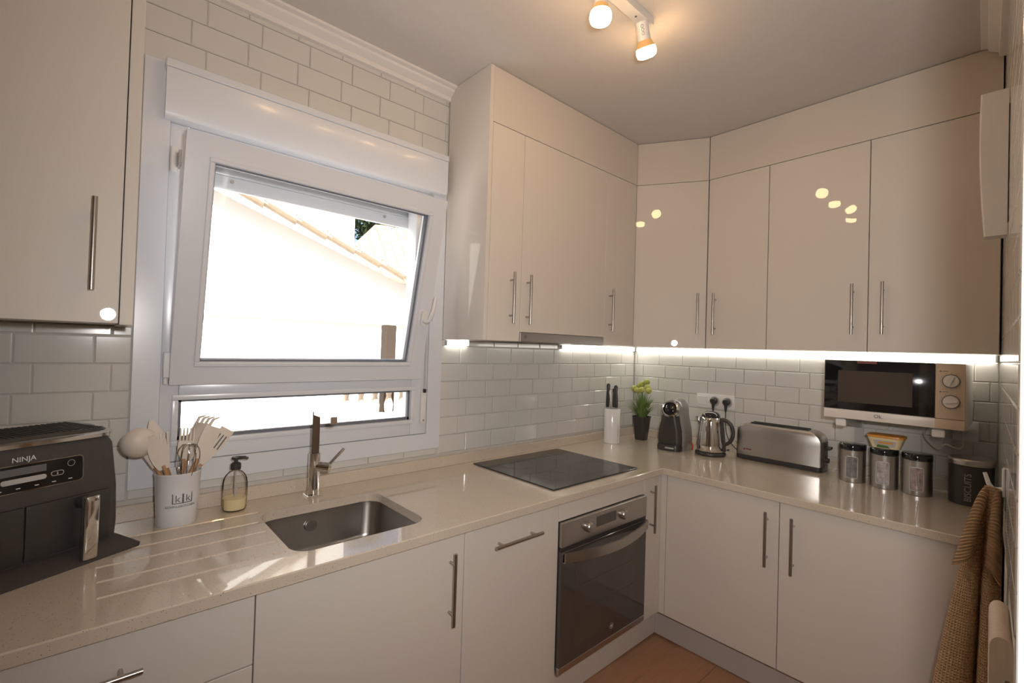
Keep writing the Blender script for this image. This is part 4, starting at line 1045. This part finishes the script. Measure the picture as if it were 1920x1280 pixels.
def canisters():
    def can(cx, cy, label, inner, rot):
        t = thing('canister', label, 'canister', (cx, cy, CT), group='steel storage canisters')
        r, h = .0515, .148
        bm = B(); lathe(bm, [(r-.002, 0), (r, .002), (r, h), (r-.001, h+.001)], (cx, cy, CT), 40); bd = obj('body', bm, M['steel'], t, smooth=True)
        bm = B(); lathe(bm, [(r+.001, h+.001), (r+.0015, h+.003), (r+.0015, h+.024), (r-.002, h+.029), (r-.012, h+.030), (.001, h+.0305)], (cx, cy, CT), 40); obj('lid', bm, M['darkchrome'] if False else M['blackgl'], t, smooth=True)
        a0 = math.atan2(-1.911-cy, -2.9-cx)+rot
        bm = B(); w, z0, z1 = .048, CT+.02, CT+.122
        o, i = rrect(-w/2, w/2, z0, z1, .007, 4), rrect(-w/2+.0032, w/2-.0032, z0+.0032, z1-.0032, .005, 4)
        mp = lambda pts, R: [(cx+R*math.cos(a0+u/r), cy+R*math.sin(a0+u/r), z) for u, z in pts]
        ring_strip(bm, [mp(i, r+.0004), mp(i, r+.003), mp(o, r+.0028), mp(o, r+.0002)], True, False); obj('window_rim', bm, M['lightgrey'], bd)
        bm = B(); bent(bm, (cx, cy), r, a0, w-.005, z0+.0025, z1-.0025, .0006); obj('window', bm, inner, bd)
    can(-.188, -1.338, 'steel canister with window, leftmost of the three', M['contents'], -.06)
    can(-.195, -1.459, 'steel canister with window, middle one under the margarine tub', M['contents2'], -.12)
    can(-.207, -1.575, 'steel canister with window, rightmost of the three', M['contents3'], -.03)
    cx, cy = -.195, -1.742; r = .0685
    t = thing('biscuit_tin', 'black biscuit tin with steel lid next to the right wall', 'tin', (cx, cy, CT))
    bm = B(); lathe(bm, [(r-.003, 0), (r, .002), (r, .158), (r-.002, .16)], (cx, cy, CT), 48); obj('body', bm, M['black'], t, smooth=True)
    bm = B(); lathe(bm, [(r+.001, .160), (r+.002, .162), (r+.002, .182), (r-.001, .186), (.001, .1865)], (cx, cy, CT), 48); obj('lid', bm, M['steel'], t, smooth=True)
    a0 = math.atan2(-1.911-cy, -2.9-cx)
    bm = text_bm('BISCUITS', .030, .0004)
    for v in bm.verts: v.co.x, v.co.y = -v.co.y*1.0+.008, v.co.x*.93
    bend_text(bm, (cx, cy), r+.0005, a0-.10, CT+.074); obj('lettering', bm, M['midgrey'], t)
    # margarine tub on the middle canister
    z = CT+.1787; cx, cy = -.197, -1.466
    t = thing('margarine_tub', 'margarine tub with orange lid on the middle canister', 'tub', (cx, cy, z))
    bm = B(); loft_rr(bm, [(cx-.034, cx+.034, cy-.05, cy+.05, .02, z), (cx-.045, cx+.045, cy-.066, cy+.066, .024, z+.047)]); bd = obj('body', bm, M['tubcream'], t, smooth=True)
    bm = B(); loft_rr(bm, [(cx-.047, cx+.047, cy-.068, cy+.068, .025, z+.0475), (cx-.049, cx+.049, cy-.07, cy+.07, .026, z+.05), (cx-.048, cx+.048, cy-.069, cy+.069, .026, z+.057), (cx-.043, cx+.043, cy-.064, cy+.064, .024, z+.059)]); obj('lid', bm, M['orange'], t, smooth=True)
    sl = lambda zz: cx-.034-.011*(zz-z)/.047-.0006
    bm = B(); ring_strip(bm, [[(sl(zz)-o, yy, zz) for yy, zz in ((cy+.034, z+.008), (cy-.034, z+.008), (cy-.042, z+.036), (cy+.042, z+.036))] for o in (0, .0006)]); lb = obj('label_band', bm, M['lightgrey'], bd)
    bm = B(); ring_strip(bm, [[(sl(zz)-o, yy, zz) for yy, zz in ((cy+.03, z+.003), (cy-.02, z+.003), (cy-.01, z+.014), (cy+.026, z+.016))] for o in (.0006, .0012)]); obj('label_leaf', bm, M['green'], bd)
    bm = B(); ring_strip(bm, [[(sl(zz)-o, yy, zz) for yy, zz in ((cy+.026, z+.022), (cy-.03, z+.022), (cy-.032, z+.03), (cy+.022, z+.03))] for o in (.0006, .0012)]); obj('label_stripe', bm, M['orange'], bd)
canisters()

def microwave():
    xf, y0, y1, z0, z1 = -.362, -1.261, -1.733, 1.206, 1.467
    t = thing('microwave', 'white microwave with dark door mounted under the wall cabinets', 'microwave', (-.19, -1.5, z0))
    bm = B(); box(bm, (xf+.02, y1, z0), (-.035, y0, z1), .004, 2); obj('body', bm, M['mwwhite'], t, smooth=True)
    yc = -1.645
    bm = B(); box(bm, (xf, yc+.001, z0+.042), (xf+.0195, y0, z1), .003, 2); d = obj('door', bm, M['blackgl'], t, smooth=True)
    bm = B(); box(bm, (xf-.0008, -1.575, z0+.075), (xf+.002, -1.315, z1-.045)); obj('door_window', bm, M['ovenwin'], d)
    bm = B(); box(bm, (xf-.0008, -1.455, z1-.012), (xf+.001, -1.385, z1-.003)); obj('sticker', bm, M['redprint'], d)
    bm = B(); box(bm, (xf, y1+.086, z0), (xf+.0195, y0, z0+.041), .003, 2); st = obj('bottom_strip', bm, M['mwwhite'], t, smooth=True)
    bm = text_bm('Ok.', .021, .0004); bm.transform(basis((xf-.0004, -1.463, z0+.016), (0, -1, 0), (0, 0, 1))); obj('lettering', bm, M['black'], st)
    bm = B(); box(bm, (xf, y1, z0+.041), (xf+.0195, yc, z1), .003, 2); cp = obj('control_panel', bm, M['mwpanel'], t, smooth=True)
    bm = B(); box(bm, (xf, y1, z0), (xf+.0195, yc, z0+.040), .003, 2); obj('door_button', bm, M['mwpanel'], t, smooth=True)
    for zc in (1.398, 1.316):
        RY = Matrix.Translation((xf, -1.692, zc)) @ Matrix.Rotation(-PI/2, 4, 'Y')
        bm = B(); lathe(bm, [(.0275, 0), (.0275, .002), (.0255, .002)], n=32); bm.transform(RY); obj('dial_ring', bm, M['grey'], cp, smooth=True)
        bm = B(); lathe(bm, [(.0245, .002), (.0235, .012), (.022, .014), (.001, .014)], n=32); bm.transform(RY); k = obj('knob', bm, M['mwwhite'], cp, smooth=True)
        bm = B(); box(bm, (-.004, -.021, .014), (.004, .021, .021), .0015); bm.transform(RY @ Matrix.Rotation(1.2 if zc > 1.35 else .1, 4, 'Z')); obj('knob_grip', bm, M['ceram'], k)
        for i in range(9):
            a = math.radians(-120+30*i); bm = B(); box(bm, (-.0007, .030, 0), (.0007, .0335, .0006)); bm.transform(RY @ Matrix.Rotation(a, 4, 'Z')); obj('dial_mark', bm, M['grey'], cp)
        bm = B(); box(bm, (xf-.0006, -1.664, zc+.036), (xf+.001, -1.658, zc+.040)); box(bm, (xf-.0006, -1.684, zc+.0375), (xf+.001, -1.667, zc+.0395)); obj('dial_caption', bm, M['grey'], cp)
    # wall bracket carrying it
    b = thing('microwave_bracket', 'pale metal wall bracket arms under the microwave', 'bracket', (0, -1.5, 1.15))
    for y in (-1.325, -1.655):
        bm = B(); ring_strip(bm, [[(x, yy, z) for x, z in ((-.008, 1.203), (-.345, 1.203), (-.345, 1.172), (-.24, 1.168), (-.008, 1.13))] for yy in (y-.014, y+.014)]); a = obj('arm', bm, M['lightgrey'], b)
        bm = B(); box(bm, (-.352, y-.02, 1.17), (-.3451, y+.02, 1.2), .003); obj('end_cap', bm, M['ceram'], a)
        bm = B(); box(bm, (-.0075, y-.02, 1.06), (-.0005, y+.02, 1.22), .002); obj('wall_plate', bm, M['lightgrey'], b)
microwave()

def sockets():
    t = thing('wall_socket', 'white triple wall plate with a switch and two sockets above the kettle', 'socket', (0, -.59, 1.14))
    bm = B(); box(bm, (-.009, -.708, 1.142), (-.0008, -.474, 1.228), .002, 2); obj('plate', bm, M['white'], t, smooth=True)
    bm = B(); box(bm, (-.013, -.54, 1.157), (-.0091, -.482, 1.213), .002); obj('rocker_switch', bm, M['white'], t)
    for y in (-.591, -.668):
        bm = B(); lathe(bm, [(.029, 0), (.03, .001), (.03, .003), (.026, .003), (.025, .0005)], n=28); bm.transform(Matrix.Translation((-.0091, y, 1.186)) @ Matrix.Rotation(-PI/2, 4, 'Y')); obj('socket', bm, M['lightgrey'], t, smooth=True)
    for y, lab, dest in ((-.591, 'black plug in the left socket, above the kettle', (-.04, -.60, CT+.006)), (-.668, 'black plug in the right socket, between kettle and toaster', (-.03, -.76, CT+.006))):
        p = thing('power_plug', lab, 'plug', (-.02, y, 1.15), group='black plugs in the wall plate')
        bm = B(); lathe(bm, [(.02, .0125), (.021, .015), (.021, .034), (.014, .042), (.001, .043)], n=24); bm.transform(Matrix.Translation((0, y, 1.189)) @ Matrix.Rotation(-PI/2, 4, 'Y')); obj('plug_body', bm, M['black'], p, smooth=True)
        bm = B(); tube(bm, [(-.03, y, 1.18), (-.031, y, 1.15), (-.031, y, 1.13)], [.011, .008, .0045], 10); obj('strain_relief', bm, M['black'], p, smooth=True)
        bm = B(); tube(bm, bez((-.031, y, 1.132), (-.031, y, 1.03), (-.034, y+.005, .96), dest, 14), .0032, 8); obj('cable', bm, M['black'], p, smooth=True)
    t = thing('wall_socket', 'single white wall socket under the right end of the microwave', 'socket', (0, -1.72, 1.13))
    bm = B(); box(bm, (-.009, -1.752, 1.128), (-.0008, -1.668, 1.213), .002, 2); obj('plate', bm, M['white'], t, smooth=True)
    bm = B(); lathe(bm, [(.019, 0), (.02, .003), (.018, .02), (.008, .03)], n=20); bm.transform(Matrix.Translation((-.0092, -1.70, 1.175)) @ Matrix.Rotation(-PI/2, 4, 'Y')); pl = obj('plug', bm, M['white'], t, smooth=True)
    bm = B(); pts = bez((-.04, -1.70, 1.175), (-.13, -1.70, 1.19), (-.17, -1.74, 1.08), (-.19, -1.68, 1.12), 10)[:-1] + bez((-.19, -1.68, 1.12), (-.2, -1.64, 1.15), (-.14, -1.66, 1.05), (-.12, -1.6, 1.12), 10)[:-1] + bez((-.12, -1.6, 1.12), (-.1, -1.56, 1.16), (-.06, -1.6, 1.18), (-.04, -1.62, 1.204), 8)
    tube(bm, pts, .0035, 8); props(obj('power_cable', bm, M['cable']), 'white microwave cable looping under the microwave', 'cable')
sockets()

# ------------------------------------------------------------------ right wall: box, hook, towel, board
def right_wall_things():
    x = -.9; yw = YC(x)
    t = thing('wall_box', 'white slim box mounted high on the right wall', 'wall box', (x, yw, 1.86))
    bm = B(); N = 10; rings = []
    for i in range(N+1):
        u = i/N; z = 1.856+.436*u; bow = .006*(1-(2*u-1)**2); pr = .052+.011*u
        rings.append([(x, yw+.003, z), (x, yw+pr-.004+bow, z), (x+.003, yw+pr+bow, z), (x+.055, yw+pr+bow, z), (x+.058, yw+pr-.004+bow, z), (x+.058, yw+.007, z)])
    ring_strip(bm, rings); obj('cover', bm, M['white'], t)
    bm = B(); box(bm, (x+.012, yw-.002, 1.9), (x+.05, yw+.004, 2.25)); obj('back_plate', bm, M['grey'], t)
    # hook
    x = -1.0; yw = YC(x)
    t = thing('wall_hook', 'white double hook on the right wall holding the towel', 'hook', (x, yw, 1.1))
    bm = B(); box(bm, (x-.012, yw+.0012, 1.105), (x+.012, yw+.008, 1.185), .002); obj('plate', bm, M['ceram'], t)
    bm = B(); tube(bm, [(x, yw+.006, 1.125), (x, yw+.024, 1.122), (x, yw+.034, 1.135), (x, yw+.042, 1.165)], [.006, .006, .0055, .0045], 10); obj('prong', bm, M['ceram'], t, smooth=True)
    bm = B(); tube(bm, [(x, yw+.02, 1.123), (x, yw+.024, 1.10), (x, yw+.022, 1.085)], [.006, .006, .005], 10); obj('prong', bm, M['ceram'], t, smooth=True)
    # towel: pleated cloth spreading downwards from the hook
    t = thing('towel', 'ochre waffle towel hanging from the white hook on the right wall', 'towel', (x, yw+.02, .3))
    def cloth(name, path_bottom, path_top, z_top, z_bot, rows=46, sag=0.0, cut=None):
        bm = B(); uvl = bm.loops.layers.uv.new('UVMap'); n = 60
        def sm(path, u):
            f = u*(len(path)-1); i = min(int(f), len(path)-2); w = f-i
            p0 = path[max(i-1, 0)]; p1 = path[i]; p2 = path[i+1]; p3 = path[min(i+2, len(path)-1)]
            return [.5*((2*p1[k])+(-p0[k]+p2[k])*w+(2*p0[k]-5*p1[k]+4*p2[k]-p3[k])*w*w+(-p0[k]+3*p1[k]-3*p2[k]+p3[k])*w**3) for k in (0, 1)]
        vs = []; uvs = []
        for r in range(rows+1):
            v = r/rows; row = []; ur = []
            for c in range(n+1):
                u = c/n; a = sm(path_top, u); b = sm(path_bottom, u)
                e = v**.75
                zz = z_top+(z_bot-z_top)*v - sag*math.sin(PI*u)*(1-v)*0
                if cut: zz = z_top+(z_bot+cut(u)-z_top)*v
                zz += (.02*math.sin(PI*u)**.5)*(1-v)
                row.append(bm.verts.new((x+a[0]*(1-e)+b[0]*e, yw+a[1]*(1-e)+b[1]*e, zz))); ur.append((u*.33, v*(z_top-z_bot)))
            vs.append(row); uvs.append(ur)
        for r in range(rows):
            for c in range(n):
                f = bm.faces.new((vs[r][c], vs[r][c+1], vs[r+1][c+1], vs[r+1][c]))
                for l, q in zip(f.loops, (uvs[r][c], uvs[r][c+1], uvs[r+1][c+1], uvs[r+1][c])): l[uvl].uv = q
        o = obj(name, bm, M['towel'], t, smooth='all')
        md = o.modifiers.new('thickness', 'SOLIDIFY'); md.thickness = .004; md.offset = 0
        return o
    # (dx, dy from wall)
    top = [(.02, .006), (.0, .014), (-.012, .02), (-.016, .026), (-.016, .032), (-.008, .036), (.0, .04), (.012, .036), (.02, .028)]
    bot = [(.05, .012), (-.02, .012), (-.05, .03), (-.045, .052), (.02, .064), (-.04, .082), (-.055, .12), (-.03, .17), (.05, .16)]
    cloth('cloth', bot, top, 1.112, .30)
    topf = [(-.012, .03), (-.018, .036), (-.016, .042), (-.006, .046)]
    cloth('folded_edge', [(-.058, .066), (-.066, .076), (-.062, .09), (-.04, .102)], topf, 1.105, .93, 20, cut=lambda u: -.035*u)
    topg = [(.004, .012), (-.012, .012), (-.02, .016), (-.022, .022)]
    cloth('folded_edge', [(-.02, .008), (-.045, .012), (-.055, .02), (-.05, .036)], topg, 1.105, .915, 20, cut=lambda u: -.05*(1-u))
    # pale wooden board with a rounded edge standing against the wall near the camera
    x = -1.62; yw = YC(x)
    t = thing('wooden_board', 'pale wooden board with rounded top standing against the right wall, bottom corner', 'board', (x, yw+.02, 0))
    bm = B(); c, r = .0185, .0155; N = 10
    prof = [(c-r, .006), (c+r, .006)] + [(c+r*math.cos(PI*i/N), .955+.022*math.sin(PI*i/N)) for i in range(N+1)]
    ring_strip(bm, [[(px, YC(px)+d, z) for d, z in prof] for px in (x-.03, x+.16)]); b = obj('panel', bm, M['palewood'], t, smooth=True)
    bm = B(); box(bm, (x-.0312, YC(x)+.014, .0), (x+.161, YC(x)+.024, .0058)); obj('foot_strip', bm, M['brownwood'], t)
    bm = B(); bmesh.ops.create_circle(bm, cap_ends=True, segments=16, radius=.004); bm.transform(Matrix.Translation((x-.0305, YC(x-.03)+.010, .90)) @ Matrix.Rotation(PI/2, 4, 'Y')); obj('peg_hole', bm, M['grey'], b)
right_wall_things()
